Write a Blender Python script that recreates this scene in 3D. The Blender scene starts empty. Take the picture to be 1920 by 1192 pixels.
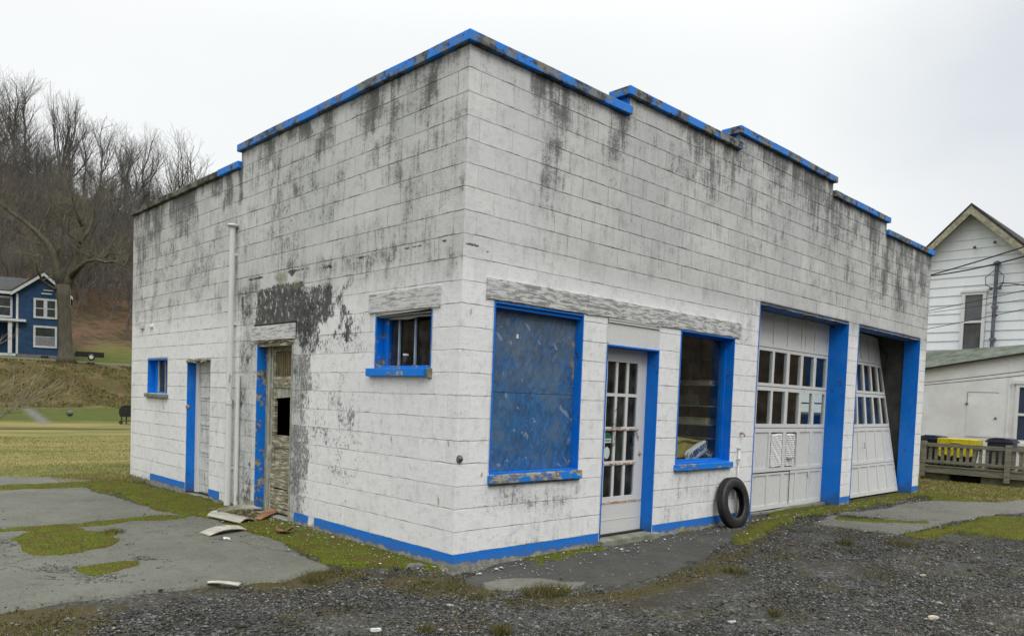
import bpy, bmesh, math, random
import numpy as np
from mathutils import Vector, Matrix
R = math.radians
random.seed(7); rng = np.random.default_rng(11)
S = bpy.context.scene; col = S.collection

# ------------------------------------------------------------------ camera
FPX, CX, CY = 1422.355, 917.40, 811.34
YAW, PIT, ROL = 0.751221679, -0.0449635809, 0.0357418889
CAM = np.array([-4.36874, -5.09562, 1.55358])
def cam_axes():
    cy, sy = math.cos(YAW), math.sin(YAW)
    f = np.array([sy*math.cos(PIT), cy*math.cos(PIT), math.sin(PIT)])
    r = np.array([cy, -sy, 0.]); u = np.cross(r, f)
    return (r*math.cos(ROL)+u*math.sin(ROL), -r*math.sin(ROL)+u*math.cos(ROL), f)
AX = cam_axes()
cd = bpy.data.cameras.new('camera'); co = bpy.data.objects.new('camera', cd); col.objects.link(co)
cd.sensor_width = 36; cd.lens = 36*FPX/1920
cd.shift_x = (960-CX)/1920; cd.shift_y = (CY-596)/1920
cd.clip_start = .05; cd.clip_end = 5000
M = Matrix.Identity(4)
for i in range(3):
    M[i][0] = AX[0][i]; M[i][1] = AX[1][i]; M[i][2] = -AX[2][i]; M[i][3] = CAM[i]
co.matrix_world = M
S.camera = co
def ray(u, v): return AX[0]*((u-CX)/FPX) - AX[1]*((v-CY)/FPX) + AX[2]
def gp(u, v, z=0.):                       # pixel of the photograph -> point on the level ground
    d = ray(u, v); t = (z-CAM[2])/d[2]; q = CAM+t*d; return (q[0], q[1])
def at(u, v, D): return Vector(CAM+ray(u, v)*D)

# ------------------------------------------------------------------ helper for node graphs
class NT:
    def __init__(s, tree): s.t = tree; s.N = tree.nodes; s.L = tree.links
    def put(s, sock, v):
        if isinstance(v, bpy.types.NodeSocket): s.L.new(v, sock)
        elif v is not None:
            if hasattr(sock, 'default_value') and sock.type == 'RGBA' and len(v) == 3: v = (*v, 1)
            sock.default_value = v
    def n(s, typ, ins=None, **props):
        nd = s.N.new(typ)
        for k, v in props.items(): setattr(nd, k, v)
        for k, v in (ins or {}).items(): s.put(nd.inputs[k], v)
        return nd
    def m(s, op, a, b=None, c=None, clamp=False):
        nd = s.n('ShaderNodeMath', operation=op, use_clamp=clamp)
        for i, v in enumerate((a, b, c)):
            if v is not None: s.put(nd.inputs[i], v)
        return nd.outputs[0]
    def vm(s, op, a, b=None):
        nd = s.n('ShaderNodeVectorMath', operation=op)
        s.put(nd.inputs[0], a)
        if b is not None: s.put(nd.inputs[1], b)
        return nd.outputs[1] if op in ('DOT_PRODUCT', 'LENGTH') else nd.outputs[0]
    def mix(s, f, a, b, mode='MIX'):
        nd = s.n('ShaderNodeMix', data_type='RGBA', blend_type=mode)
        s.put(nd.inputs[0], f); s.put(nd.inputs[6], a); s.put(nd.inputs[7], b)
        return nd.outputs[2]
    def ss(s, v, a, b, lo=0., hi=1.):
        nd = s.n('ShaderNodeMapRange', interpolation_type='SMOOTHSTEP')
        s.put(nd.inputs[0], v); s.put(nd.inputs[1], a); s.put(nd.inputs[2], b); s.put(nd.inputs[3], lo); s.put(nd.inputs[4], hi)
        return nd.outputs[0]
    def noise(s, v, scale=1., det=4, rough=.55, dist=0.):
        nd = s.n('ShaderNodeTexNoise', {'Vector': v, 'Scale': scale, 'Detail': det, 'Roughness': rough, 'Distortion': dist})
        return nd.outputs[0]
    def vor(s, v, scale, feature='F1', out=0):
        nd = s.n('ShaderNodeTexVoronoi', {'Vector': v, 'Scale': scale}, feature=feature)
        return nd.outputs[out]
    def xyz(s, v):
        nd = s.n('ShaderNodeSeparateXYZ', {0: v}); return nd.outputs[0], nd.outputs[1], nd.outputs[2]
    def vec(s, x, y, z):
        nd = s.n('ShaderNodeCombineXYZ', {0: x, 1: y, 2: z}); return nd.outputs[0]
    def scl(s, v, t): return s.vm('MULTIPLY', v, t)
    def ramp(s, f, stops):
        nd = s.n('ShaderNodeValToRGB', {0: f}); cr = nd.color_ramp
        while len(cr.elements) > 1: cr.elements.remove(cr.elements[-1])
        cr.elements[0].position = stops[0][0]; cr.elements[0].color = (*stops[0][1], 1)
        for p, c in stops[1:]:
            e = cr.elements.new(p); e.color = (*c, 1)
        return nd.outputs[0]
    def bump(s, h, dist=.01, strength=1.):
        return s.n('ShaderNodeBump', {'Height': h, 'Distance': dist, 'Strength': strength}).outputs[0]
def newmat(name):
    m = bpy.data.materials.new(name); m.use_nodes = True
    nt = NT(m.node_tree); b = nt.N['Principled BSDF']
    return m, nt, b
def obj_co(nt): return nt.n('ShaderNodeTexCoord').outputs['Object']
def simple(name, c, rough=.7, var=.25, scale=8., bump=.003, metal=0., stretch=(1, 1, 1), c2=None, spec=.3):
    m, nt, b = newmat(name); P = nt.scl(obj_co(nt), stretch)
    f = nt.noise(P, scale, 6, .65)
    dark = c2 or tuple(x*(1-var*1.6) for x in c)
    nt.put(b.inputs['Base Color'], nt.mix(nt.ss(f, .3, .72), dark, c))
    b.inputs['Roughness'].default_value = rough; b.inputs['Metallic'].default_value = metal
    b.inputs['Specular IOR Level'].default_value = spec
    if bump: nt.put(b.inputs['Normal'], nt.bump(nt.noise(P, scale*5, 4), bump, .7))
    return m

# ------------------------------------------------------------------ world: overcast sky, whiter to the left, grey to the right
W = bpy.data.worlds.new('World'); S.world = W; W.use_nodes = True
nt = NT(W.node_tree); bg = nt.N['Background']
SUN_EL, SUN_AZ = R(48), R(200)           # azimuth measured from +Y towards +X
sky = nt.n('ShaderNodeTexSky', sky_type='NISHITA', sun_disc=False, sun_elevation=SUN_EL, sun_rotation=SUN_AZ)
D = nt.n('ShaderNodeTexCoord').outputs['Generated']
gd = (math.sin(R(97))*math.cos(R(28)), math.cos(R(97))*math.cos(R(28)), math.sin(R(28)))
dt = nt.vm('DOT_PRODUCT', nt.vm('NORMALIZE', D), gd)
w1 = nt.m('MULTIPLY_ADD', nt.m('SUBTRACT', nt.noise(D, 1.6, 5, .5), .5), .22, dt)
grey = nt.ss(w1, .83, .955)
tone = nt.noise(nt.scl(D, (1, 1, 2.2)), 2.2, 4, .5)
gcol = nt.mix(nt.ss(tone, .3, .7), (.49, .525, .565), (.585, .605, .62))
wcol = nt.mix(nt.ss(tone, .25, .75), (.665, .68, .68), (.70, .71, .705))
cl = nt.mix(grey, wcol, gcol)
K = nt.ss(nt.xyz(nt.vm('NORMALIZE', D))[2], .38, .95, 1., 2.9)      # an overcast sky is brightest overhead
cl = nt.vm('MULTIPLY', cl, nt.vec(K, K, K))
tot = nt.mix(.96, nt.mix(1., sky.outputs[0], (.10, .10, .10), 'MULTIPLY'), cl)
nt.put(bg.inputs[0], tot); bg.inputs[1].default_value = .93
sl = bpy.data.lights.new('sun', 'SUN'); sl.energy = .75; sl.angle = R(22); sl.color = (1, .97, .93)
so = bpy.data.objects.new('sun', sl); col.objects.link(so)
so.rotation_euler = (math.pi/2-SUN_EL, 0, math.pi-SUN_AZ); so.location = (-10, -20, 20)
S.view_settings.view_transform = 'Standard'; S.view_settings.look = 'None'
S.view_settings.exposure = 0.60; S.view_settings.gamma = 1
try:
    S.cycles.max_bounces = 8; S.cycles.transparent_max_bounces = 16; S.cycles.caustics_reflective = False; S.cycles.caustics_refractive = False
except Exception: pass

# ------------------------------------------------------------------ numpy noise and polygon distance
def vnoise(x, y, seed=0):
    xi = np.floor(x).astype(np.int64); yi = np.floor(y).astype(np.int64)
    fx = x-xi; fy = y-yi; fx = fx*fx*(3-2*fx); fy = fy*fy*(3-2*fy)
    def hsh(a, b):
        h = (a*374761393+b*668265263+seed*1442695041) & 0xffffffff
        h = ((h ^ (h >> 13))*1274126177) & 0xffffffff
        return ((h ^ (h >> 16)) & 0xffff)/65535.
    a = hsh(xi, yi); b = hsh(xi+1, yi); c = hsh(xi, yi+1); d = hsh(xi+1, yi+1)
    return (a*(1-fx)+b*fx)*(1-fy)+(c*(1-fx)+d*fx)*fy
def fbm(x, y, seed=0, o=4):
    x = np.asarray(x, float); y = np.asarray(y, float)
    s = 0; a = .5; t = 0
    for k in range(o):
        s = s+a*vnoise(x*2**k, y*2**k, seed+k*17); t += a; a *= .5
    return s/t
def sdf(x, y, poly):                      # positive inside
    P = np.asarray(poly, float); n = len(P)
    d = np.full(x.shape, 1e9); ins = np.zeros(x.shape, bool)
    for i in range(n):
        ax, ay = P[i]; bx, by = P[(i+1) % n]; ex, ey = bx-ax, by-ay
        wx, wy = x-ax, y-ay; t = np.clip((wx*ex+wy*ey)/(ex*ex+ey*ey+1e-12), 0, 1)
        d = np.minimum(d, (wx-ex*t)**2+(wy-ey*t)**2)
        c = ((ay > y) != (by > y)) & (x < (bx-ax)*(y-ay)/((by-ay) if by != ay else 1e-9)+ax)
        ins ^= c
    d = np.sqrt(d); return np.where(ins, d, -d)
def sst(v, a, b):
    t = np.clip((v-a)/(b-a), 0, 1); return t*t*(3-2*t)

# ------------------------------------------------------------------ scene bookkeeping
def thing(name, label, cat, loc=(0, 0, 0), group=None):
    o = bpy.data.objects.new(name, None); col.objects.link(o); o.location = loc
    o.empty_display_size = .3
    o['label'] = label; o['category'] = cat
    if group: o['group'] = group
    return o
def tag(o, label, cat, group=None):
    o['label'] = label; o['category'] = cat
    if group: o['group'] = group
    return o
def origin(o):
    t = Vector((0, 0, 0))
    while o is not None: t = t+o.location; o = o.parent
    return t
def link(o, parent=None):
    col.objects.link(o)
    if parent is not None:
        o.parent = parent
        o.matrix_parent_inverse = Matrix.Translation(-origin_abs(parent))
    return o
def origin_abs(p):                        # parts are modelled in world coordinates with no offset of their own
    while p.parent is not None: p = p.parent
    return p.location if p.type == 'EMPTY' else Vector((0, 0, 0))
def link_part(o, parent):
    col.objects.link(o)
    if parent is not None:
        o.parent = parent
        if parent.type == 'EMPTY': o.matrix_parent_inverse = Matrix.Translation(-parent.location)
    return o
class MB:
    def __init__(s): s.v = []; s.f = []; s.mi = []
    def add(s, vs, fs, mi=0):
        o = len(s.v); s.v += [tuple(map(float, p)) for p in vs]; s.f += [tuple(i+o for i in f) for f in fs]; s.mi += [mi]*len(fs); return s
    def box(s, x0, x1, y0, y1, z0, z1, mi=0):
        return s.add([(x0, y0, z0), (x1, y0, z0), (x1, y1, z0), (x0, y1, z0), (x0, y0, z1), (x1, y0, z1), (x1, y1, z1), (x0, y1, z1)],
                     [(0, 3, 2, 1), (4, 5, 6, 7), (0, 1, 5, 4), (1, 2, 6, 5), (2, 3, 7, 6), (3, 0, 4, 7)], mi)
    def ob(s, c, ax, ay, az, mi=0):       # oriented box: centre and three half-axis vectors
        c, ax, ay, az = map(Vector, (c, ax, ay, az))
        vs = [c+i*ax+j*ay+k*az for k in (-1, 1) for j in (-1, 1) for i in (-1, 1)]
        return s.add(vs, [(0, 2, 3, 1), (4, 5, 7, 6), (0, 1, 5, 4), (1, 3, 7, 5), (3, 2, 6, 7), (2, 0, 4, 6)], mi)
    def prism(s, pts, d, mi=0):           # planar polygon extruded by vector d
        n = len(pts); d = Vector(d); vs = [Vector(p) for p in pts]+[Vector(p)+d for p in pts]
        fs = [tuple(range(n))[::-1], tuple(range(n, 2*n))]+[(i, (i+1) % n, n+(i+1) % n, n+i) for i in range(n)]
        return s.add(vs, fs, mi)
    def tube(s, pts, rad, n=8, cap=True, mi=0):
        pts = [Vector(p) for p in pts]
        if not isinstance(rad, (list, tuple)): rad = [rad]*len(pts)
        vs = []; pu = None
        for i, p in enumerate(pts):
            t = (pts[min(i+1, len(pts)-1)]-pts[max(i-1, 0)]).normalized()
            ref = pu if pu is not None else (Vector((0, 0, 1)) if abs(t.z) < .9 else Vector((1, 0, 0)))
            u = (ref-t*ref.dot(t)).normalized(); pu = u; w = t.cross(u)
            for k in range(n):
                a = 2*math.pi*k/n; vs.append(p+(u*math.cos(a)+w*math.sin(a))*rad[i])
        fs = [(i*n+k, i*n+(k+1) % n, (i+1)*n+(k+1) % n, (i+1)*n+k) for i in range(len(pts)-1) for k in range(n)]
        if cap: fs += [tuple(range(n))[::-1], tuple((len(pts)-1)*n+k for k in range(n))]
        return s.add(vs, fs, mi)
    def lathe(s, c, prof, n=24, axis=(0, 0, 1), mi=0, closed=False):
        c = Vector(c); a = Vector(axis).normalized(); ref = Vector((0, 0, 1)) if abs(a.z) < .9 else Vector((1, 0, 0))
        u = (ref-a*ref.dot(a)).normalized(); w = a.cross(u); vs = []
        for r_, h_ in prof:
            for k in range(n):
                t = 2*math.pi*k/n; vs.append(c+a*h_+(u*math.cos(t)+w*math.sin(t))*r_)
        m = len(prof); rngm = range(m) if closed else range(m-1)
        fs = [(i*n+k, i*n+(k+1) % n, ((i+1) % m)*n+(k+1) % n, ((i+1) % m)*n+k) for i in rngm for k in range(n)]
        if not closed: fs += [tuple(range(n))[::-1], tuple((m-1)*n+k for k in range(n))]
        return s.add(vs, fs, mi)
    def build(s, name, mats, parent=None, smooth=False, bevel=0., warp=None):
        me = bpy.data.meshes.new(name)
        v = s.v if warp is None else [warp(*p) for p in s.v]
        me.from_pydata(v, [], s.f)
        if not isinstance(mats, (list, tuple)): mats = [mats]
        for m in mats: me.materials.append(m)
        me.polygons.foreach_set('material_index', s.mi)
        me.update()
        bm = bmesh.new(); bm.from_mesh(me); bmesh.ops.recalc_face_normals(bm, faces=bm.faces)
        if bevel:
            es = [e for e in bm.edges if len(e.link_faces) == 2 and e.calc_face_angle(0) > .6 and e.calc_length() > bevel*2.2]
            bmesh.ops.bevel(bm, geom=es, offset=bevel, segments=2, affect='EDGES', profile=.6)
        bm.to_mesh(me); bm.free()
        if smooth: me.polygons.foreach_set('use_smooth', [True]*len(me.polygons))
        o = bpy.data.objects.new(name, me); link_part(o, parent); return o
def np_mesh(name, v, f, mat, parent=None, smooth=False, nper=None):
    """v (n,3) array, f (m,k) array of equal-sized faces"""
    me = bpy.data.meshes.new(name); v = np.asarray(v, np.float32); f = np.asarray(f, np.int32)
    me.vertices.add(len(v)); me.vertices.foreach_set('co', v.ravel())
    k = f.shape[1]; me.loops.add(f.size); me.loops.foreach_set('vertex_index', f.ravel())
    me.polygons.add(len(f)); me.polygons.foreach_set('loop_start', np.arange(0, f.size, k, dtype=np.int32))
    me.polygons.foreach_set('loop_total', np.full(len(f), k, np.int32))
    if smooth: me.polygons.foreach_set('use_smooth', np.ones(len(f), bool))
    me.update(calc_edges=True); me.validate()
    if mat: me.materials.append(mat)
    o = bpy.data.objects.new(name, me)
    if parent == 'none': return o
    link_part(o, parent); return o
def set_attr(me, name, arr):
    a = me.color_attributes.new(name, 'FLOAT_COLOR', 'POINT')
    c = np.zeros((len(me.vertices), 4), np.float32); c[:, :arr.shape[1]] = arr; a.data.foreach_set('color', c.ravel())
def attr(nt, name):
    nd = nt.n('ShaderNodeAttribute', attribute_name=name); sp = nt.n('ShaderNodeSeparateColor', {0: nd.outputs['Color']})
    return sp.outputs[0], sp.outputs[1], sp.outputs[2], nd.outputs['Alpha']
def struct(o): o['kind'] = 'structure'; return o
def stuff(o): o['kind'] = 'stuff'; return o

# ------------------------------------------------------------------ materials
BLUE = (.0, .165, .66)
def block_mat(name, axis):
    m, nt, b = newmat(name); P = obj_co(nt); x, y, z = nt.xyz(P)
    s = x if axis == 'x' else y
    a1 = attr(nt, 'm1'); a2 = attr(nt, 'm2')      # dirt, peel, mould, blue band   /   rust, fresh paint, moss, joint
    dirt, peel, mold, band = a1; rust, fresh, moss, joint = a2
    V = nt.vec(s, z, 0.)
    wob = nt.noise(V, 3., 3)
    zz = nt.m('MULTIPLY_ADD', nt.m('SUBTRACT', wob, .5), .012, nt.m('SUBTRACT', z, .15))
    ss_ = nt.m('MULTIPLY_ADD', nt.m('SUBTRACT', nt.noise(V, 9., 2), .5), .01, s)
    br = nt.n('ShaderNodeTexBrick', {'Vector': nt.vec(nt.m('ADD', ss_, .06), zz, 0.), 'Color1': (0, 0, 0), 'Color2': (1, 1, 1), 'Mortar': (.5, .5, .5),
              'Scale': 1., 'Mortar Size': .0034, 'Mortar Smooth': .25, 'Bias': 0., 'Brick Width': .4064, 'Row Height': .2032}, offset=.5, offset_frequency=2)
    rnd = br.outputs[0]; mort = br.outputs[1]
    # horizontal joints, wider in places
    hz = nt.m('ABSOLUTE', nt.m('SUBTRACT', nt.m('FRACT', nt.m('ADD', nt.m('DIVIDE', zz, .2032), .5)), .5))
    hw = nt.m('MULTIPLY_ADD', nt.ss(nt.noise(nt.scl(V, (1.3, 6, 1)), 2.4, 5, .7), .42, .66), .034, .014)
    hz = nt.m('SUBTRACT', 1., nt.ss(hz, nt.m('MULTIPLY', hw, .45), hw))
    # base paint
    big = nt.noise(V, .9, 4); fine = nt.noise(V, 60., 5, .7); mid = nt.noise(V, 11., 5, .65)
    c = nt.mix(nt.ss(big, .3, .7), (.49, .497, .485), (.60, .60, .585))
    c = nt.mix(fresh, c, (.79, .79, .79))
    c = nt.mix(nt.m('MULTIPLY', nt.ss(rnd, .0, 1.), nt.m('MULTIPLY_ADD', fresh, -.10, .20)), c, (.36, .37, .365))
    c = nt.mix(nt.ss(fine, .45, .8, 0., .16), c, (.28, .28, .27))
    c = nt.mix(nt.ss(mid, .48, .78, 0., .42), c, (.31, .315, .305)); c = nt.mix(nt.m('MULTIPLY', nt.ss(nt.noise(nt.scl(V, (1, .5, 1)), 4.2, 6, .7), .5, .72), nt.m('MULTIPLY_ADD', fresh, -.38, .5)), c, (.27, .28, .27))
    # peeled flecks down to grey block
    pv = nt.scl(V, (1., .42, 1.)); pn = nt.noise(pv, 42., 6, .78, .3); pb = nt.noise(nt.vec(s, nt.m('MULTIPLY', z, .8), 0.), 6., 4, .7)
    pk = nt.m('MULTIPLY', nt.m('MINIMUM', peel, 1.), nt.m('MULTIPLY_ADD', nt.ss(rnd, .2, .9), .5, .72))
    pth = nt.m('MULTIPLY_ADD', pk, -.235, .735)
    pval = nt.m('MULTIPLY_ADD', nt.m('SUBTRACT', pb, .5), .28, pn)
    pm = nt.ss(pval, pth, nt.m('ADD', pth, .03))
    spk = nt.noise(nt.scl(V, (1., .7, 1.)), 85., 4, .75); spk2 = nt.noise(V, 24., 5, .75)
    # dirt: vertical streaks + blotches
    st = nt.noise(nt.scl(V, (1., .10, 1.)), 17., 6, .62); bl = nt.noise(V, 5., 6, .68)
    dv = nt.m('MULTIPLY_ADD', nt.m('SUBTRACT', st, .5), 1.5, nt.m('MULTIPLY_ADD', nt.m('SUBTRACT', bl, .5), 1.3, nt.m('MULTIPLY', dirt, 1.0)))
    dm = nt.m('MULTIPLY', nt.ss(dv, .10, 1.30), nt.ss(dirt, 0., .25))
    c = nt.mix(nt.m('MULTIPLY', dm, .52), c, (.18, .185, .175))
    # mildew speckle rides on the dirt
    sm = nt.ss(nt.m('MULTIPLY_ADD', nt.m('SUBTRACT', spk2, .5), .8, nt.m('MULTIPLY_ADD', dm, .34, spk)), .60, .74)
    c = nt.mix(nt.m('MULTIPLY', sm, nt.m('MULTIPLY_ADD', dm, .5, .34)), c, (.075, .078, .072))
    # peeled areas
    grc = nt.ramp(nt.m('MULTIPLY_ADD', nt.m('SUBTRACT', spk, .5), .6, spk2), [(.32, (.045, .048, .046)), (.5, (.15, .155, .15)), (.66, (.30, .305, .30))])
    c = nt.mix(nt.m('MULTIPLY', pm, .85), c, grc)
    # mould: near black mottling, with paint flakes left over it
    mv = nt.m('MULTIPLY_ADD', nt.m('SUBTRACT', bl, .5), 1.3, nt.m('MULTIPLY_ADD', nt.m('SUBTRACT', pn, .5), 1.5, mold))
    mm = nt.ss(mv, .46, .66)
    fl = nt.ss(nt.m('MULTIPLY_ADD', nt.m('MINIMUM', mold, 1.), -.12, nt.noise(nt.scl(V, (1., .55, 1.)), 15., 6, .8)), .455, .475)
    mm = nt.m('MULTIPLY', mm, nt.m('SUBTRACT', 1., nt.m('MULTIPLY', fl, .9)))
    mcol = nt.ramp(nt.m('MULTIPLY_ADD', nt.m('SUBTRACT', spk, .5), .5, mid), [(.3, (.014, .016, .015)), (.52, (.038, .041, .039)), (.70, (.14, .145, .135))])
    c = nt.mix(nt.m('MULTIPLY', mm, .93), c, mcol)
    # joints
    jn = nt.noise(V, 7., 5, .75)
    jd = nt.m('MULTIPLY', nt.ss(jn, .28, .62), joint)
    jd = nt.m('MAXIMUM', nt.m('MULTIPLY', hz, nt.m('MULTIPLY', jd, .80)), nt.m('MULTIPLY', mort, nt.m('MULTIPLY', nt.ss(nt.noise(V, 3.3, 3), .36, .56), nt.m('MULTIPLY', joint, nt.m('MULTIPLY_ADD', fresh, -.5, .62)))))
    jc = nt.mix(mm, nt.mix(fresh, (.07, .07, .063), (.30, .30, .285)), (.33, .35, .25))
    c = nt.mix(nt.m('MINIMUM', jd, 1.), c, jc)
    # greenish moss stains
    c = nt.mix(nt.m('MULTIPLY', nt.ss(nt.m('MULTIPLY_ADD', nt.m('SUBTRACT', mid, .5), 1.4, moss), .3, .8), .65), c, (.17, .17, .075))
    # raw concrete footing below the paint
    foot = nt.m('SUBTRACT', 1., nt.ss(nt.m('MULTIPLY_ADD', nt.m('SUBTRACT', pb, .5), .09, z), .035, .05))
    c = nt.mix(foot, c, nt.mix(nt.ss(mid, .35, .65), (.13, .13, .105), (.25, .25, .225)))
    under = nt.m('MULTIPLY', nt.m('LESS_THAN', z, .149), nt.ss(band, .3, .6)); c = nt.mix(under, c, nt.mix(nt.ss(mid, .35, .65), (.16, .16, .13), (.30, .30, .275)))
    # blue base band
    bz = nt.m('MULTIPLY_ADD', nt.m('SUBTRACT', nt.noise(V, 8., 3), .5), .012, z)
    lowf = nt.m('MULTIPLY_ADD', nt.m('SUBTRACT', nt.noise(V, 1.7, 3), .5), .10, nt.m('MULTIPLY', nt.m('SUBTRACT', pb, .5), .16))
    bb = nt.m('MULTIPLY', nt.m('LESS_THAN', bz, .152), nt.ss(nt.m('ADD', lowf, z), .048, .056))
    bb = nt.m('MULTIPLY', bb, nt.m('GREATER_THAN', nt.m('MULTIPLY_ADD', nt.m('SUBTRACT', nt.noise(V, 14., 5, .7), .5), 1.5, band), .5))
    bcol = nt.mix(nt.ss(mid, .4, .75), BLUE, (.03, .16, .46)); bcol = nt.mix(nt.ss(nt.m('MULTIPLY_ADD', nt.m('SUBTRACT', spk2, .5), .15, z), .15, .04, 0., .45), bcol, (.10, .12, .11))
    c = nt.mix(bb, c, bcol)
    # rust
    c = nt.mix(nt.m('MULTIPLY', nt.ss(nt.m('MULTIPLY_ADD', nt.m('SUBTRACT', mid, .5), .6, rust), .35, .85), .75), c, (.40, .17, .05))
    nt.put(b.inputs['Base Color'], c); b.inputs['Roughness'].default_value = .78; b.inputs['Specular IOR Level'].default_value = .25
    h = nt.m('MULTIPLY_ADD', hz, -.9, nt.m('MULTIPLY', mort, nt.m('MULTIPLY_ADD', fresh, .25, -.45)))
    h = nt.m('MULTIPLY_ADD', fine, .30, h); h = nt.m('MULTIPLY_ADD', mid, .55, h); h = nt.m('MULTIPLY_ADD', pm, -.28, h)
    h = nt.m('MULTIPLY_ADD', rnd, .25, h)
    nt.put(b.inputs['Normal'], nt.bump(h, .0095, 1.))
    return m
M_front = block_mat('painted_block_front', 'x'); M_side = block_mat('painted_block_side', 'y')

def peel_paint(name, paint, under, amount=.5, scale=14., stretch=(1, 1, 1), rough=.5, dark=(.05, .05, .045), var=.12, soft=.02, fleck=.0):
    m, nt, b = newmat(name); P = nt.scl(obj_co(nt), stretch)
    f = nt.noise(P, scale, 7, .7, .3); g = nt.noise(P, scale*.3, 4); h = nt.noise(P, scale*6, 4)
    v = nt.m('MULTIPLY_ADD', nt.m('SUBTRACT', g, .5), .9, f); th = 1.02-amount*.9
    pm = nt.ss(v, th, th+soft)
    pc = nt.mix(nt.ss(h, .35, .8, 0., .5), paint, tuple(max(0, x*(1-var*2)) for x in paint))
    uc = nt.mix(nt.ss(nt.noise(P, scale*1.7, 5), .38, .6), dark, under)
    cc_ = nt.mix(pm, pc, uc)
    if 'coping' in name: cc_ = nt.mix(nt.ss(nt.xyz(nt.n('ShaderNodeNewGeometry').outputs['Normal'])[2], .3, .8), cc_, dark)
    if 'blue' in name:
        zz_ = nt.xyz(obj_co(nt))[2]; bgn = nt.noise(obj_co(nt), 3.5, 6, .7)
        cc_ = nt.mix(nt.ss(bgn, .42, .72, 0., .35), cc_, (.05, .21, .55)); cc_ = nt.mix(nt.ss(nt.noise(nt.scl(obj_co(nt), (1, 1, .2)), 22., 5, .7), .5, .75, 0., .35), cc_, (.0, .06, .26))
        cc_ = nt.mix(nt.ss(nt.m('MULTIPLY_ADD', nt.m('SUBTRACT', bgn, .5), .5, zz_), .28, .0, 0., .6), cc_, (.055, .06, .045))
    nt.put(b.inputs['Base Color'], cc_)
    nt.put(b.inputs['Roughness'], nt.ss(pm, 0., 1., rough, .85)); b.inputs['Specular IOR Level'].default_value = .3
    nt.put(b.inputs['Normal'], nt.bump(nt.m('MULTIPLY_ADD', pm, -.7, nt.m('MULTIPLY', h, .3)), .004, .8))
    return m
M_coping = peel_paint('peeling_blue_coping', (.012, .20, .70), (.21, .21, .175), .595, 5.5, (1, 1, 1.3), dark=(.045, .043, .038))
M_coping_worn = peel_paint('worn_dark_coping', (.02, .18, .62), (.15, .15, .12), .86, 3.6, (1, 1, 1.3), dark=(.04, .04, .034))
M_blue = peel_paint('blue_paint', BLUE, (.03, .10, .34), .38, 9., dark=(.03, .05, .1), rough=.42)
M_blue_peel = peel_paint('flaking_blue_paint', BLUE, (.36, .34, .25), .52, 12., dark=(.10, .09, .06), rough=.5)
M_sill = peel_paint('flaking_blue_sill', (.003, .19, .68), (.40, .38, .30), .60, 7., (1, 1, 3), dark=(.16, .13, .09))
M_sill2 = peel_paint('blue_window_sill', (.003, .19, .70), (.36, .36, .33), .46, 10., (1, 1, 3), dark=(.12, .09, .07))
M_white = peel_paint('dirty_white_paint', (.60, .60, .585), (.30, .30, .28), .40, 9., dark=(.16, .16, .145), rough=.55)
M_white_clean = peel_paint('white_paint_trim', (.66, .66, .65), (.42, .42, .40), .33, 6., dark=(.3, .3, .28))
M_gdoor = peel_paint('garage_door_white', (.60, .605, .595), (.36, .36, .34), .42, 5., (1, 1, .5), dark=(.22, .22, .20), rough=.5, soft=.12)
def wood(name, c1, c2, paint=None, amount=0., axis='x'):
    m, nt, b = newmat(name); P = obj_co(nt); x, y, z = nt.xyz(P)
    s = {'x': x, 'y': y, 'z': z}[axis]; t = z if axis != 'z' else nt.m('ADD', x, y)
    V = nt.vec(nt.m('MULTIPLY', s, .9), nt.m('MULTIPLY', t, 14.), nt.m('MULTIPLY', nt.m('ADD', x, y), .5))
    f = nt.noise(V, 3., 7, .65, .8); g = nt.noise(V, 13., 4, .6)
    c = nt.mix(nt.ss(f, .32, .66), c1, c2); c = nt.mix(nt.ss(g, .5, .8, 0., .5), c, tuple(.5*k for k in c1))
    if paint:
        k = nt.noise(nt.vec(nt.m('MULTIPLY', s, 3.), nt.m('MULTIPLY', t, 20.), 0.), 1.7, 7, .75, .5); th = 1.-amount
        c = nt.mix(nt.ss(k, th-.03, th+.03), c, paint)
    nt.put(b.inputs['Base Color'], c); b.inputs['Roughness'].default_value = .85; b.inputs['Specular IOR Level'].default_value = .2
    nt.put(b.inputs['Normal'], nt.bump(nt.m('ADD', f, nt.m('MULTIPLY', g, .5)), .006, .9))
    return m
M_lintel = wood('weathered_lintel_wood', (.20, .20, .195), (.33, .33, .32), (.56, .56, .55), .50, 'x')
M_lintel_side = wood('weathered_lintel_wood_side', (.25, .25, .24), (.37, .37, .36), (.56, .56, .55), .53, 'y')
M_oldwood = wood('mouldy_door_wood', (.10, .088, .052), (.29, .26, .175), (.50, .48, .39), .46, 'y')
M_oldwood_dark = wood('dark_mouldy_boards', (.065, .052, .027), (.20, .165, .09), (.36, .33, .24), .38, 'z')
M_jambwood = wood('pale_door_post', (.19, .19, .14), (.36, .36, .29), (.48, .48, .42), .45, 'z')
M_deck = wood('weathered_deck_wood', (.12, .115, .085), (.25, .235, .18), (.13, .16, .05), .33, 'y')
M_splinter = wood('splintered_wood', (.10, .09, .07), (.40, .39, .35), None, 0, 'x')
M_ply = wood('pale_board_debris', (.26, .25, .21), (.42, .41, .35), (.50, .49, .44), .4, 'x')
M_brownboard = wood('brown_board_debris', (.20, .10, .055), (.33, .18, .11), None, 0, 'y')
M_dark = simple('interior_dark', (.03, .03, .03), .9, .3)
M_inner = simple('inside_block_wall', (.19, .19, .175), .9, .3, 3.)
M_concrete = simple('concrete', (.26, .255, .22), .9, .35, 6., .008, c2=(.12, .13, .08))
M_floor = simple('inside_floor', (.10, .10, .095), .85, .4)
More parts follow.
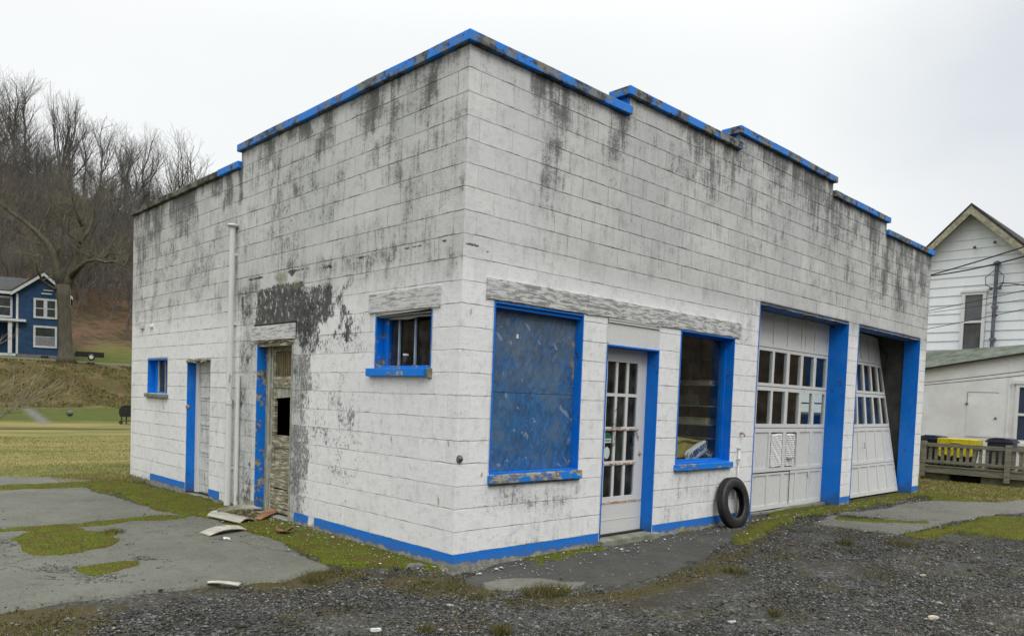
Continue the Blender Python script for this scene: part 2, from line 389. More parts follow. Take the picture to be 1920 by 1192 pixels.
M_rust = simple('rusty_metal', (.30, .13, .05), .8, .5, 30., c2=(.45, .40, .33))
M_pipe = peel_paint('painted_pipe', (.62, .62, .61), (.30, .29, .27), .36, 20., (1, 1, .3), dark=(.15, .14, .12))
M_rubber = simple('black_rubber', (.022, .023, .024), .55, .35, 20., .002, spec=.5)
M_glassdirty = None
def glass(name, tint=(.92, .95, .93), refl=1.45, rough=.02, dirt=.03):
    m, nt, b = newmat(name); nt.N.remove(b); out = nt.N['Material Output']
    ge = nt.n('ShaderNodeNewGeometry'); cs = nt.m('ABSOLUTE', nt.vm('DOT_PRODUCT', ge.outputs['Normal'], ge.outputs['Incoming']))
    fr = nt.m('MULTIPLY_ADD', nt.m('POWER', nt.m('SUBTRACT', 1., cs, clamp=True), 5.), .96, .04)
    tr = nt.n('ShaderNodeBsdfTransparent', {0: tint}).outputs[0]; gl = nt.n('ShaderNodeBsdfGlossy', {0: (1, 1, 1), 'Roughness': rough}).outputs[0]
    df = nt.n('ShaderNodeBsdfDiffuse', {0: (.35, .36, .34)}).outputs[0]
    a = nt.n('ShaderNodeMixShader', {0: nt.m('MULTIPLY', fr, .9), 1: tr, 2: gl}).outputs[0]
    P = obj_co(nt)
    d = nt.m('MULTIPLY', nt.ss(nt.noise(P, 5., 6, .7), .35, .8), dirt)
    c = nt.n('ShaderNodeMixShader', {0: d, 1: a, 2: df}).outputs[0]
    nt.put(out.inputs[0], c); return m
M_glass = glass('window_glass'); M_glass_dusty = glass('dusty_window_glass', (.6, .63, .62), 1.45, .05, .11)
M_curtain = simple('grey_curtain', (.16, .16, .155), .9, .5, 12., .0, stretch=(6, 6, .3))

# ------------------------------------------------------------------ walls of the garage
H = .2032
def Z(n): return .15+H*n
LX, LY, T = 11.97, 8.58, .20
def subdiv(bps, step):
    out = []
    for a, b in zip(bps[:-1], bps[1:]):
        n = max(1, int(math.ceil((b-a)/step))); out += [a+(b-a)*i/n for i in range(n)]
    return np.array(out+[bps[-1]])
def wall_mesh(name, svals, zvals, inside, to_world, thick, mats, parent, attrs=None, disp=None):
    """grid wall with openings: outer skin, inner skin and reveals in one mesh"""
    ns, nz = len(svals), len(zvals)
    sc = (svals[:-1]+svals[1:])/2; zc = (zvals[:-1]+zvals[1:])/2
    IN = inside(*np.meshgrid(sc, zc, indexing='ij'))
    used = np.zeros((ns, nz), bool)
    for di in (0, 1):
        for dj in (0, 1): used[di:ns-1+di, dj:nz-1+dj] |= IN
    idx = -np.ones((ns, nz), int); idx[used] = np.arange(used.sum()); nv = int(used.sum())
    ii, jj = np.nonzero(used); sv, zv = svals[ii], zvals[jj]
    out = np.array(to_world(sv, zv, np.zeros(nv))).T; inn = np.array(to_world(sv, zv, np.full(nv, thick))).T
    ci, cj = np.nonzero(IN)
    q = np.stack([idx[ci, cj], idx[ci+1, cj], idx[ci+1, cj+1], idx[ci, cj+1]], 1)
    faces = [q, q[:, ::-1]+nv]
    P = np.pad(IN, 1)
    for (di, dj, a, b) in ((-1, 0, (0, 0), (0, 1)), (1, 0, (1, 1), (1, 0)), (0, -1, (1, 0), (0, 0)), (0, 1, (0, 1), (1, 1))):
        e = IN & ~P[1+di:1+di+IN.shape[0], 1+dj:1+dj+IN.shape[1]]
        ei, ej = np.nonzero(e)
        A = idx[ei+a[0], ej+a[1]]; B = idx[ei+b[0], ej+b[1]]
        faces.append(np.stack([A, B, B+nv, A+nv], 1))
    o = np_mesh(name, np.vstack([out, inn]), np.vstack(faces), mats[0], parent)
    for mm in mats[1:]: o.data.materials.append(mm)
    bm = bmesh.new(); bm.from_mesh(o.data); bmesh.ops.recalc_face_normals(bm, faces=bm.faces); bm.to_mesh(o.data); bm.free()
    if attrs:
        a1, a2 = attrs(np.concatenate([sv, sv]), np.concatenate([zv, zv]))
        set_attr(o.data, 'm1', a1); set_attr(o.data, 'm2', a2)
    return o
GX = thing('garage_building', 'white painted block garage with stepped parapet and bright blue trim', 'garage', (6, 4.3, 0))
def gs(v, c, w): return np.exp(-((v-c)/w)**2)
def boxm(s, z, s0, s1, z0, z1, k=.08):
    return sst(s, s0-k, s0+k)*(1-sst(s, s1-k, s1+k))*sst(z, z0-k, z0+k)*(1-sst(z, z1-k, z1+k))
STEPS = [(0, 2.27, 22), (2.27, 4.58, 23), (4.58, 7.39, 24), (7.39, 9.60, 23), (9.60, LX, 22)]
def ztop_front(x):
    r = np.full(np.shape(x), Z(22))
    for a, b, n in STEPS: r = np.where((x >= a) & (x < b), Z(n), r)
    return r
FH = [(.40, 1.66, .855, 2.455), (2.06, 3.02, .07, 2.46), (3.45, 4.70, .85, 2.45), (5.32, 8.26, -1, 2.995), (8.67, 11.61, -1, 2.995)]
def in_front(x, z):
    r = z < ztop_front(x)
    for a, b, c, d in FH: r &= ~((x > a) & (x < b) & (z > c) & (z < d))
    return r
def streak(x, z, x0, w, zt, zb, a, seed=1):
    c = x0+(fbm(z*2.2+seed, z*0+seed, seed, 3)-.5)*w*2.2
    prof = sst(z, zb, zb+.5*(zt-zb))*(1-sst(z, zt, zt+.15))
    return a*np.exp(-((x-c)/w)**2)*prof*(.55+.9*fbm(x*3+seed, z*2.5, seed+3, 4))
def attrs_front(x, z):
    x0_, z0_ = x, z
    zt = ztop_front(x); Tn = zt-z; n1 = fbm(x*2.2, z*1.2, 5, 4); n2 = fbm(x*7, z*.9, 9, 4)
    dirt = .50*np.exp(-Tn/.30)*sst(n2, .35, .65)+.30*np.exp(-Tn/1.0)*sst(n1, .35, .7)*sst(x, .8, 2.5)
    for s in ((1.13, .17, 4.60, 2.75, .42), (1.02, .12, 4.0, 3.0, .30), (.95, .12, 4.6, 4.1, .25), (1.25, .10, 4.6, 4.2, .3), (2.08, .09, 4.6, 3.9, .75), (2.25, .08, 4.5, 3.6, .5), (3.65, .22, 4.8, 3.95, .55), (4.05, .14, 4.75, 3.6, .7), (4.3, .1, 4.8, 4.0, .45),
              (4.85, .13, 5.0, 3.6, .85), (4.95, .12, 4.3, 3.3, .6), (6.3, .2, 4.98, 4.1, .55), (6.65, .12, 5.0, 4.2, .7), (7.45, .15, 4.75, 3.9, .9), (7.6, .12, 4.8, 4.3, .6), (8.5, .25, 4.8, 4.0, .5),
              (9.05, .14, 4.8, 3.4, .6), (9.75, .16, 4.6, 3.3, .7), (10.4, .15, 4.6, 3.2, .6), (10.95, .12, 4.6, 3.5, .6), (11.4, .15, 4.6, 3.6, .7), (8.1, .2, 4.4, 3.4, .3)):
        dirt = dirt+streak(x, z, s[0], s[1]*1.25, s[2], s[3], s[4]*(.52+.22*math.sin(s[0]*7.3) if s[0] > 1.5 else 1), seed=int(s[0]*10))
    dirt += .17*sst(z, 2.8, 3.2)*sst(x, .6, 1.6)+.06; dirt += .16*sst(x, 2.5, 7)*sst(z, 2.9, 3.4)*sst(n1, .3, .65)+.22*sst(x, 8.5, 10.5)*sst(z, 3.1, 3.6)
    dirt += .33*gs(z, 2.99, .05)*sst(x, 4.8, 5.1)*sst(n2, .3, .6)+.25*gs(z, 3.02, .10)*boxm(x, z, .8, 1.3, 2.8, 3.2, .1)
    dirt += .30*boxm(x, z, .35, 1.7, .5, .78, .06)*1.2+.18*boxm(x, z, .7, 1.6, .2, .6, .1)+.32*boxm(x, z, 3.5, 4.7, .45, .78, .08)+.15*boxm(x, z, 3.0, 4.9, .18, .5, .1)
    dirt += .26*(1-sst(z, .15, .42))*sst(n1, .25, .7)
    dirt += .30*boxm(x, z, 4.78, 5.28, 2.35, 2.95, .1)+.12*boxm(x, z, 1.68, 2.05, 1.6, 2.4, .1)
    peel = .10+.22*sst(z, 3.0, 3.5)*sst(n1, .4, .7)+.45*boxm(x, z, .4, 1.6, .35, .76, .06)+.35*boxm(x, z, 3.5, 4.6, .3, .75, .1)+.45*boxm(x, z, 4.85, 5.15, 2.3, 2.9, .08)+.35*boxm(x, z, 2.8, 4.6, 3.9, 4.5, .3)*sst(n1, .4, .7)
    mold = .25*boxm(x, z, .45, 1.6, .5, .74, .05)*sst(n2, .3, .7)+.22*boxm(x, z, 3.9, 4.3, .45, .7, .1)
    lx = (fbm(x*1.5, x*0+3, 21, 4)-.5)*.10
    band = (1-boxm(x, z, 2.05, 3.04, -1, 1, .01))*.95*(z < .3)
    # blue reveals of the two stepped ends
    rust = np.zeros_like(x)
    for a, c in ((.11, 2.32), (.10, 2.03), (.10, 1.64), (.31, .86), (4.96, 1.22)): rust += 1.2*gs(x, a, .016)*gs(z, c, .03)+.25*gs(x, a, .014)*gs(z, c-.08, .07)
    fresh = (1-sst(z, 2.6, 3.0))*.9+.35*(1-sst(x, .6, 1.6))*sst(z, 2.6, 3.0)
    moss = .55*(1-sst(z, .1, .3))*sst(n1, .5, .8)+.2*boxm(x, z, 3.8, 4.9, 3.1, 3.6, .3)*sst(n1, .45, .7)
    joint = np.clip(.42+.55*sst(z, 2.9, 3.2)*sst(x, .5, 1.6)+.12*sst(z, 2.9, 3.2), 0, 1)
    crack = gs(z, 2.93+lx-.05*sst(x, 0, .5), .010)*(1-sst(x, .25, .4))
    mold = mold+1.0*crack*sst(n2, .3, .5)
    return np.stack([dirt, peel, mold, band], 1), np.stack([rust, fresh, moss, joint], 1)
sv = subdiv([0, .4, 1.66, 2.06, 2.27, 3.02, 3.45, 4.58, 4.70, 5.32, 7.39, 8.26, 8.67, 9.60, 11.61, LX], .03)
zv = subdiv([-.15, .07, .85, .855, 2.45, 2.455, 2.46, 2.995, Z(22), Z(23), Z(24)], .03)
fw = wall_mesh('front_wall', sv, zv, in_front, lambda s, z, d: (s, d, z), T, [M_front, M_side, M_inner], GX, attrs_front)
n_ = np.zeros(len(fw.data.polygons)*3, np.float32); c_ = n_.copy()
fw.data.polygons.foreach_get('normal', n_); fw.data.polygons.foreach_get('center', c_); n_ = n_.reshape(-1, 3); c_ = c_.reshape(-1, 3)
fw.data.polygons.foreach_set('material_index', np.where((np.abs(n_[:, 0]) > .5) & (c_[:, 0] < .01), 1, np.where(n_[:, 1] > .5, 2, 0)).astype(np.int32))

SH = [(.40, 1.31, 1.82, 2.36), (2.99, 3.90, .03, 2.17), (5.32, 6.14, .0, 1.96), (6.93, 7.79, 1.45, 2.0)]
def ztop_side(y): return np.where(y < 4.46, Z(22), Z(21))
def in_side(y, z):
    r = z < ztop_side(y)
    for a, b, c, d in SH: r &= ~((y > a) & (y < b) & (z > c) & (z < d))
    return r
def attrs_side(y, z):
    yo, zo = y, z; y = yo+(fbm(yo*2.6, zo*2.6, 301, 4)-.5)*.26*sst(zo, .5, 1.); z = zo+(fbm(yo*2.6, zo*2.6, 302, 4)-.5)*.18*sst(zo, .5, 1.)*(1-sst(zo, 3.6, 4.)); 
    zt = ztop_side(yo); Tn = zt-zo; n1 = fbm(y*2.2, z*1.2, 35, 4); n2 = fbm(y*7, z*.9, 39, 4); n3 = fbm(y*3.5, z*3.5, 44, 4)
    dirt = .45*np.exp(-Tn/.34)*sst(n2, .3, .65)+.30*np.exp(-Tn/1.0)*sst(n1, .35, .7)+.16*sst(z, 2.3, 2.8)*sst(n3, .35, .7)
    for s in ((.6, .10, 4.6, 4.1, .55), (1.05, .09, 4.6, 4.0, .6), (1.5, .12, 4.6, 4.2, .5), (2.4, .15, 4.5, 4.0, .55), (4.5, .08, 4.4, 3.8, .7), (4.9, .1, 4.4, 3.9, .6), (5.3, .1, 4.35, 4.1, .5), (6.2, .2, 4.4, 4.0, .5), (7.5, .3, 4.4, 3.8, .4), (7.2, .2, 1.4, .9, .35), (3.3, .3, 4.2, 3.6, .3)):
        dirt = dirt+streak(y, z, *s, seed=int(s[0]*10)+50)
    dirt += .20*sst(z, 2.2, 2.9)*sst(n3, .3, .6)+.10; dirt += .35*boxm(y, z, 4.0, 4.5, 0, 2.9, .08)+.25*boxm(y, z, 4.5, 5.3, .1, 2.0, .1)*sst(n3, .3, .6)+.45*boxm(y, z, 2.7, 2.98, .1, 2.3, .07)*sst(n3, .25, .6)
    dirt += .2*(1-sst(z, .15, .4))*sst(n1, .3, .7)+.15*boxm(y, z, 6.2, 8.5, 2.0, 4.0, .2)*sst(n1, .3, .7)+.25*boxm(y, z, 1.0, 3.5, 2.85, 3.0, .04)
    peel = .16+.42*sst(z, 2.3, 3.0)*sst(n1, .28, .6)*sst(y, .5, 1.4)+.5*boxm(y, z, 1.45, 2.8, .6, 2.8, .18)*sst(n3, .25, .55)+.28*boxm(y, z, .9, 3., .2, 1.5, .2)
    peel += .55*boxm(y, z, 2.55, 2.99, .1, 2.5, .07)+.55*boxm(y, z, 3.92, 4.4, .0, 2.9, .06)+.10*sst(y, 4.5, 5)*sst(z, 2, 2.4)
    peel += .25*boxm(y, z, 1.4, 3.6, 3.1, 3.9, .25)*sst(n3, .35, .6)
    mold = .98*boxm(y, z, 2.75, 4.0, 2.32, 2.80, .07)+.80*boxm(y, z, 2.2, 2.95, 2.25, 2.78, .10)*sst(n3, .2, .5)+.62*boxm(y, z, 1.65, 2.3, 2.1, 2.75, .12)*sst(n3, .3, .6)
    mold += .62*boxm(y, z, 2.35, 2.95, 1.95, 2.3, .08)*sst(n3, .3, .5)+.60*boxm(y, z, 3.98, 4.35, .1, 2.8, .05)*sst(n3, .35, .6)+.40*boxm(y, z, 2.6, 2.98, .2, 1.9, .06)*sst(n3, .42, .62)+.3*boxm(y, z, 1.5, 2.3, 1.6, 2.2, .1)*sst(n3, .45, .65)
    mold += .5*boxm(y, z, 4.55, 4.85, .7, 1.0, .1)*sst(n3, .4, .6)
    lx = (fbm(y*1.5, y*0+3, 61, 4)-.5)*.07; wy, wz = y, z; y, z = yo, zo
    crack = gs(z, 2.955+lx, .011)*(1-sst(y, 4.1, 4.4))+1.5*gs(y, 3.05, .06)*gs(z, 2.93, .03)+1.5*gs(y, 2.2, .05)*gs(z, 2.92, .02)
    mold = mold+1.05*crack*sst(n2, .25, .5)+.9*gs(y, 4.335, .008)*boxm(y, z, 4.2, 4.5, .1, 2.98, .05)*sst(n2, .3, .5)
    band = (boxm(y, z, -.1, 2.42, -1, 1, .03)+boxm(y, z, 2.55, 2.88, -1, 1, .03)*.8+boxm(y, z, 4.95, 5.32, -1, 1, .03)+boxm(y, z, 6.16, 7.62, -1, 1, .05))*(z < .3)
    rust = np.zeros_like(y)
    for a, c in ((.11, 1.14), (.23, .61), (1.77, .41), (.99, 1.13), (1.75, 1.0)): rust += 1.2*gs(y, a, .016)*gs(z, c, .035)+.22*gs(y, a, .014)*gs(z, c-.1, .08)
    y, z = wy, wz
    fresh = (1-sst(z, 2.3, 3.0))*.80*(1-boxm(y, z, 2.7, 4.4, 0, 3, .1))+.10
    moss = .9*boxm(y, z, 2.9, 3.7, 2.72, 2.95, .06)*sst(n3, .3, .6)+.4*boxm(y, z, 2.9, 4.2, 0, .5, .1)+.45*(1-sst(z, .05, .2))+.3*boxm(y, z, 2.8, 3.0, 1.9, 2.2, .05)
    joint = np.clip(.45+.55*sst(z, 2.2, 2.9)+.55*sst(y, 4.0, 4.5), 0, 1)
    return np.stack([dirt, peel, mold, np.clip(band, 0, 1)*.98], 1), np.stack([rust, fresh, moss, joint], 1)
a1, a2 = attrs_front(*[np.array([v.co[i] for v in fw.data.vertices]) for i in (0, 2)])
# the building's end face (x = 0) of the front wall belongs to the side wall: give those vertices the side wall's stains
co_ = np.array([v.co[:] for v in fw.data.vertices]); sel = co_[:, 0] < .002
b1, b2 = attrs_side(co_[:, 1], co_[:, 2])
m1_, m2_ = a1.copy(), a2.copy(); sb = sel & (co_[:, 1] > .1); m1_[sb] = b1[sb]; m2_[sb] = b2[sb]
for nm_, ar_ in (('m1', m1_), ('m2', m2_)): fw.data.color_attributes[nm_].data.foreach_set('color', ar_.astype(np.float32).ravel())
yv = subdiv([0., .40, 1.31, 2.99, 3.90, 4.46, 5.32, 6.14, 6.93, 7.79, LY], .03)
zs = subdiv([-.15, 0, .03, 1.45, 1.82, 1.96, 2.0, 2.17, 2.36, Z(21), Z(22)], .03)
sw = wall_mesh('side_wall', yv, zs, in_side, lambda s, z, d: (d, s, z), T, [M_side, M_inner], GX, attrs_side)
n_ = np.zeros(len(sw.data.polygons)*3, np.float32); sw.data.polygons.foreach_get('normal', n_); n_ = n_.reshape(-1, 3)
sw.data.polygons.foreach_set('material_index', (n_[:, 0] > .5).astype(np.int32))
def drop_faces(o, test):
    bm = bmesh.new(); bm.from_mesh(o.data); bmesh.ops.delete(bm, geom=[f for f in bm.faces if test(f)], context='FACES'); bm.to_mesh(o.data); bm.free()
drop_faces(fw, lambda f: abs(f.normal.x) > .5 and f.calc_center_median().x < .01)
drop_faces(sw, lambda f: abs(f.normal.y) > .5 and f.calc_center_median().y < .01)
b = MB(); b.box(T, LX, LY-T, LY, -.15, Z(21)); b.build('back_wall', M_inner, GX)
# far end wall with one window opening
b = MB(); y0, y1, z0, z1 = 1.3, 2.5, 1.42, 1.98
b.box(LX-T, LX, T, y0, -.15, Z(22)); b.box(LX-T, LX, y1, LY-T, -.15, Z(22)); b.box(LX-T, LX, y0, y1, -.15, z0); b.box(LX-T, LX, y0, y1, z1, Z(22))
b.build('end_wall', M_inner, GX)
wf = MB()
for (a, c, d, e) in ((y0, y0+.05, z0, z1), (y1-.05, y1, z0, z1), (y0+.05, y1-.05, z0, z0+.05), (y0+.05, y1-.05, z1-.05, z1), (y0+.05, y1-.05, 1.69, 1.72), (1.88, 1.92, z0+.05, z1-.05)): wf.box(LX-.13, LX-.08, a, c, d, e)
wfo = wf.build('window', M_white, GX); b = MB(); b.add([(LX-.1, y0, z0), (LX-.1, y1, z0), (LX-.1, y1, z1), (LX-.1, y0, z1)], [(0, 1, 2, 3)]); b.build('glass_pane', M_glass_dusty, wfo)
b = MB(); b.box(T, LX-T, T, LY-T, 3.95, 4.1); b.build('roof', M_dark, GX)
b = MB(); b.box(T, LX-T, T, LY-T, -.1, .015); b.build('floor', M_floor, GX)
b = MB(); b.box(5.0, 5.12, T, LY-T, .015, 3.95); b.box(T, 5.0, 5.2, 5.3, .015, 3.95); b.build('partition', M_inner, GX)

# parapet coping
def coping(segs, mat):
    for s in segs:
        b = MB()
        n = max(2, int(max(s[1]-s[0], s[3]-s[2])/.4)); X0, X1, Y0, Y1, z0, z1 = s
        ax = 0 if X1-X0 > Y1-Y0 else 1
        ks = np.linspace(0, 1, n+1); vs = []; fs = []
        for i, k in enumerate(ks):
            jz = random.uniform(-.004, .004) if 0 < i < n else 0; jo = random.uniform(-.004, .004) if 0 < i < n else 0
            if ax == 0: x = X0+(X1-X0)*k; vs += [(x, Y0+jo, z0+jz), (x, Y1, z0), (x, Y1, z1), (x, Y0+jo, z1+jz)]
            else: y = Y0+(Y1-Y0)*k; vs += [(X0+jo, y, z0+jz), (X1, y, z0), (X1, y, z1), (X0+jo, y, z1+jz)]
            if i: o = 4*(i-1); fs += [(o+j, o+(j+1) % 4, o+4+(j+1) % 4, o+4+j) for j in range(4)]
        fs += [(0, 1, 2, 3), (4*n, 4*n+3, 4*n+2, 4*n+1)]
        b.add(vs, fs); b.build('coping', mat, GX, bevel=.006)
ov = .05
cz = lambda n: (Z(n)+.002, Z(n)+.090)
coping([(-ov, 2.268, -ov, T+.03, *cz(22)), (2.20, 4.578, -ov-.004, T+.034, *cz(23)), (4.51, 7.44, -ov, T+.03, *cz(24)), (7.392, 9.65, -ov-.004, T+.034, *cz(23)), (9.602, LX+ov, -ov, T+.03, *cz(22))], M_coping)
coping([(-ov-.001, T+.03, T+.0305, 4.50, *cz(22)), (-ov, T+.027, 4.462, 5.1, Z(21)+.002, Z(21)+.088)], M_coping)
coping([(-ov, T+.027, 5.101, LY+ov, Z(21)+.002, Z(21)+.080)], M_coping_worn)
for q in ((2.255, 2.269, -.003, T, Z(22)+.091, Z(23)+.001), (4.565, 4.579, -.003, T, Z(23)+.091, Z(24)+.001)): b = MB(); b.box(*q); b.build('parapet_step_flashing', M_blue_peel, GX)

# ------------------------------------------------------------------ front wall fittings
def lining(parent, x0, x1, z0, z1, depth, mat, name='frame', w=.014, out=.006, bottom=True, y0=None):
    b = MB(); ya = -out
    b.box(x0+.001, x0+w, ya, depth, z0, z1); b.box(x1-w, x1-.001, ya, depth, z0, z1); b.box(x0+w, x1-w, ya, depth, z1-w, z1-.001)
    if bottom: b.box(x0+w, x1-w, ya, depth, z0+.001, z0+w)
    return b.build(name, mat, parent)
# long lintel
for x0, x1 in ((.29, 1.698), (1.702, 4.82)):
    b = MB(); n = 16; vs = []; fs = []
    for i in range(n+1):
        x = x0+(x1-x0)*i/n; a = random.uniform(-.004, .004); c = random.uniform(-.006, .006)
        vs += [(x, -.016, 2.462+c), (x, .02, 2.462), (x, .02, 2.655), (x, -.016, 2.65+a)]
        if i: o = 4*(i-1); fs += [(o+j, o+(j+1) % 4, o+4+(j+1) % 4, o+4+j) for j in range(4)]
    fs += [(0, 1, 2, 3), (4*n, 4*n+3, 4*n+2, 4*n+1)]; b.add(vs, fs); b.build('lintel', M_lintel, GX)
# boarded window
def osb_mat():
    m, nt, b = newmat('painted_strand_board'); P = obj_co(nt); x, y, z = nt.xyz(P); V = nt.vec(x, z, 0.)
    rot = nt.n('ShaderNodeVectorRotate', {'Vector': V, 'Angle': .35}, rotation_type='Z_AXIS').outputs[0]
    rot2 = nt.n('ShaderNodeVectorRotate', {'Vector': V, 'Angle': -.75}, rotation_type='Z_AXIS').outputs[0]
    v1 = nt.vor(nt.scl(rot, (3.2, 1., 1.)), 13., out=1); v2 = nt.vor(nt.scl(rot2, (3., 1., 1.)), 11., out=1)
    f1 = nt.xyz(v1)[0]; f2 = nt.xyz(v2)[1]
    c = nt.mix(f1, (.014, .10, .26), (.03, .17, .42)); c = nt.mix(nt.m('MULTIPLY', f2, .55), c, (.03, .055, .11))
    g = nt.m('MULTIPLY_ADD', nt.m('SUBTRACT', nt.noise(V, 7., 6, .7), .5), 1.6, nt.ss(z, .8, 2.6, .0, .75))
    c = nt.mix(nt.ss(g, .25, .8, 0., .70), c, nt.mix(f1, (.07, .085, .10), (.16, .17, .17)))
    pale = nt.m('MULTIPLY', nt.m('GREATER_THAN', f2, .93), nt.m('GREATER_THAN', nt.noise(V, 6., 2), .54))
    v3 = nt.xyz(nt.vor(nt.scl(rot2, (1., 4., 1.)), 8., out=1))[0]; big = nt.noise(V, 2.6, 6, .7)
    c = nt.mix(nt.m('MULTIPLY', v3, .4), c, (.015, .045, .095)); c = nt.mix(nt.ss(big, .44, .64, 0., .55), c, (.10, .15, .20)); c = nt.mix(nt.ss(nt.noise(nt.scl(V, (1, 2.2, 1)), 4., 5, .7), .56, .70, 0., .7), c, (.015, .045, .09))
    c = nt.mix(nt.m('MULTIPLY', pale, .55), c, (.26, .33, .42))
    c = nt.mix(nt.m('MULTIPLY', nt.m('MULTIPLY', nt.ss(x, 1.55, 1.64), nt.ss(nt.noise(nt.vec(x, z, 3.), 5., 3), .55, .6)), .8), c, (.35, .24, .13))
    nt.put(b.inputs['Base Color'], c); b.inputs['Roughness'].default_value = .6
    nt.put(b.inputs['Normal'], nt.bump(nt.m('ADD', f1, f2), .003, .6)); return m
bw = lining(GX, .40, 1.66, .855, 2.445, .115, M_blue, 'boarded_window')
M_osb = osb_mat()
for za, zb, yy in ((.872, 1.618, .088), (1.622, 2.395, .0895)): b = MB(); b.box(.416, 1.642, yy, .105, za, zb); b.build('board', M_osb, bw)
M_nail = simple('nail_head', (.05, .045, .04), .6, .1)
for nx in (.46, 1.03, 1.60):
    for nz in (.92, 1.57, 1.67, 2.34): b = MB(); b.lathe((nx+random.uniform(-.02, .02), .089, nz+random.uniform(-.015, .015)), [(.007, 0), (.007, .003)], 8, (0, -1, 0)); b.build('nail', M_nail, bw)
b = MB(); b.box(.416, 1.643, .02, .10, 2.397, 2.428); b.build('head_strip', M_blue, bw)
b = MB()
for i in range(7):
    x = .45+i*.17; b.prism([(x, .0, 2.447), (x+.19, .0, 2.449), (x+.17, .0, 2.458+random.uniform(-.004, .004)), (x+.03, .0, 2.456)], (0, .05, 0))
b.build('splinters', M_splinter, bw)
b = MB(); b.box(.78, .81, .085, .0875, 2.14, 2.18); b.build('paper_tag', simple('paper', (.6, .62, .65), .8, .1), bw)
for x0, x1, ya in ((.385, .90, -.045), (.903, 1.29, -.040), (1.293, 1.685, -.047)):
    b = MB(); b.box(x0, x1, ya, .088, .768, .853); b.build('sill', M_sill, bw, bevel=.008)
b = MB(); b.box(.395, 1.68, -.015, .02, .750, .767); b.build('sill_bed', M_concrete, bw)

# glazed entrance door
fr = MB(); fr.box(2.061, 2.073, -.006, .2, .075, 2.165); fr.box(3.005, 3.019, -.006, .2, .075, 2.165); fr.box(2.061, 3.019, -.006, .2, 2.165, 2.18)
fr = fr.build('door_frame', M_blue, GX)
b = MB(); b.box(2.063, 3.017, .012, .05, 2.182, 2.458); b.box(2.07, 3.01, -.004, .012, 2.415, 2.44); b.box(2.063, 3.017, -.012, .012, 2.441, 2.455); b.build('transom_panel', M_white, fr)
DX = [2.075, 2.28, 2.435, 2.475, 2.63, 2.675, 2.835, 3.004]; DZ = [.095, .505, .855, .905, 1.245, 1.29, 1.63, 1.665, 2.015, 2.163]
d = MB(); y0, y1 = .150, .19
d.box(DX[0], DX[1], y0, y1, DZ[0], DZ[9]); d.box(DX[6], DX[7], y0, y1, DZ[0], DZ[9])
d.box(DX[1], DX[6], y0, y1, DZ[0], DZ[1]); d.box(DX[1], DX[6], y0, y1, DZ[8], DZ[9])
for a, c in ((2, 3), (4, 5)): d.box(DX[a], DX[c], y0+.004, y1-.004, DZ[1], DZ[8])
for a, c in ((2, 3), (4, 5), (6, 7)):
    for p, q in ((1, 2), (3, 4), (5, 6)): d.box(DX[p], DX[q], y0+.004, y1-.004, DZ[a], DZ[c])
d.box(2.10, 2.98, y0-.004, y0, .245, .252)
door = d.build('glazed_door', M_white, GX)
b = MB(); b.box(DX[1], DX[6], .168, .172, DZ[1], DZ[8]); b.build('glass_panes', M_glass_dusty, door)
m_, nt, bb_ = newmat('rusty_strip'); P = obj_co(nt)
nt.put(bb_.inputs['Base Color'], nt.mix(nt.ss(nt.noise(nt.scl(P, (1, 1, 3)), 14., 5, .7), .42, .56), (.58, .57, .53), (.33, .12, .035))); bb_.inputs['Roughness'].default_value = .8
for z_, xa, xb in ((.875, 2.20, 2.86), (1.262, 2.20, 2.88), (.44, 2.10, 2.99)): b = MB(); b.box(xa, xb, .143, .1495, z_-.009, z_+.009); b.build('rusty_strip', m_, door)
b = MB()
pts = [(2.30+.065*math.cos(t)+.045, .1665, 1.165+.065*math.sin(t)) for t in np.linspace(0, math.pi, 14)]
b.prism(pts, (0, .001, 0)); b.build('green_sticker', simple('green_sticker', (.02, .17, .07), .5, .2, 40.), door)
b = MB(); b.box(2.282, 2.412, .1662, .1672, 1.112, 1.160); b.build('white_sticker', simple('white_sticker', (.62, .65, .62), .5, .1), door)
b = MB()
for i in range(7): b.box(2.290+i*.017, 2.300+i*.017, .1655, .166, 1.125, 1.148)
for i in range(4): b.box(2.315+i*.018, 2.325+i*.018, .1655, .166, 1.178, 1.192+(i % 2)*.012)
b.build('sticker_lettering', simple('sticker_ink', (.03, .07, .05), .6, .1), door)
b = MB(); b.prism([(2.342+.052*math.cos(t), .1662, 1.0+.068*math.sin(t)) for t in np.linspace(0, 2*math.pi, 25)[:-1]], (0, .001, 0)); b.build('oval_sticker', simple('pale_sticker', (.55, .62, .60), .5, .1), door)
b = MB(); b.lathe((2.93, .12, .98), [(.008, 0), (.008, .02), (.025, .024), (.027, .034), (.012, .04)][::-1], 12, (0, 1, 0)); b.build('door_knob', M_rust, door)
b = MB(); b.box(2.04, 3.10, -.07, .2, -.06, .0745); b.build('door_step', M_concrete, GX, bevel=.012)
b = MB(); b.box(2.075, 3.004, .10, .205, .0765, .093); b.build('threshold', simple('black_threshold', (.02, .02, .018), .7, .2), GX)
b = MB()
for k in range(8):
    xx = 2.28+k*.07
    b.box(xx, xx+.055, .30+.02*(k % 2), .31+.02*(k % 2), .5, 2.05)
b.build('curtain', M_curtain, door)

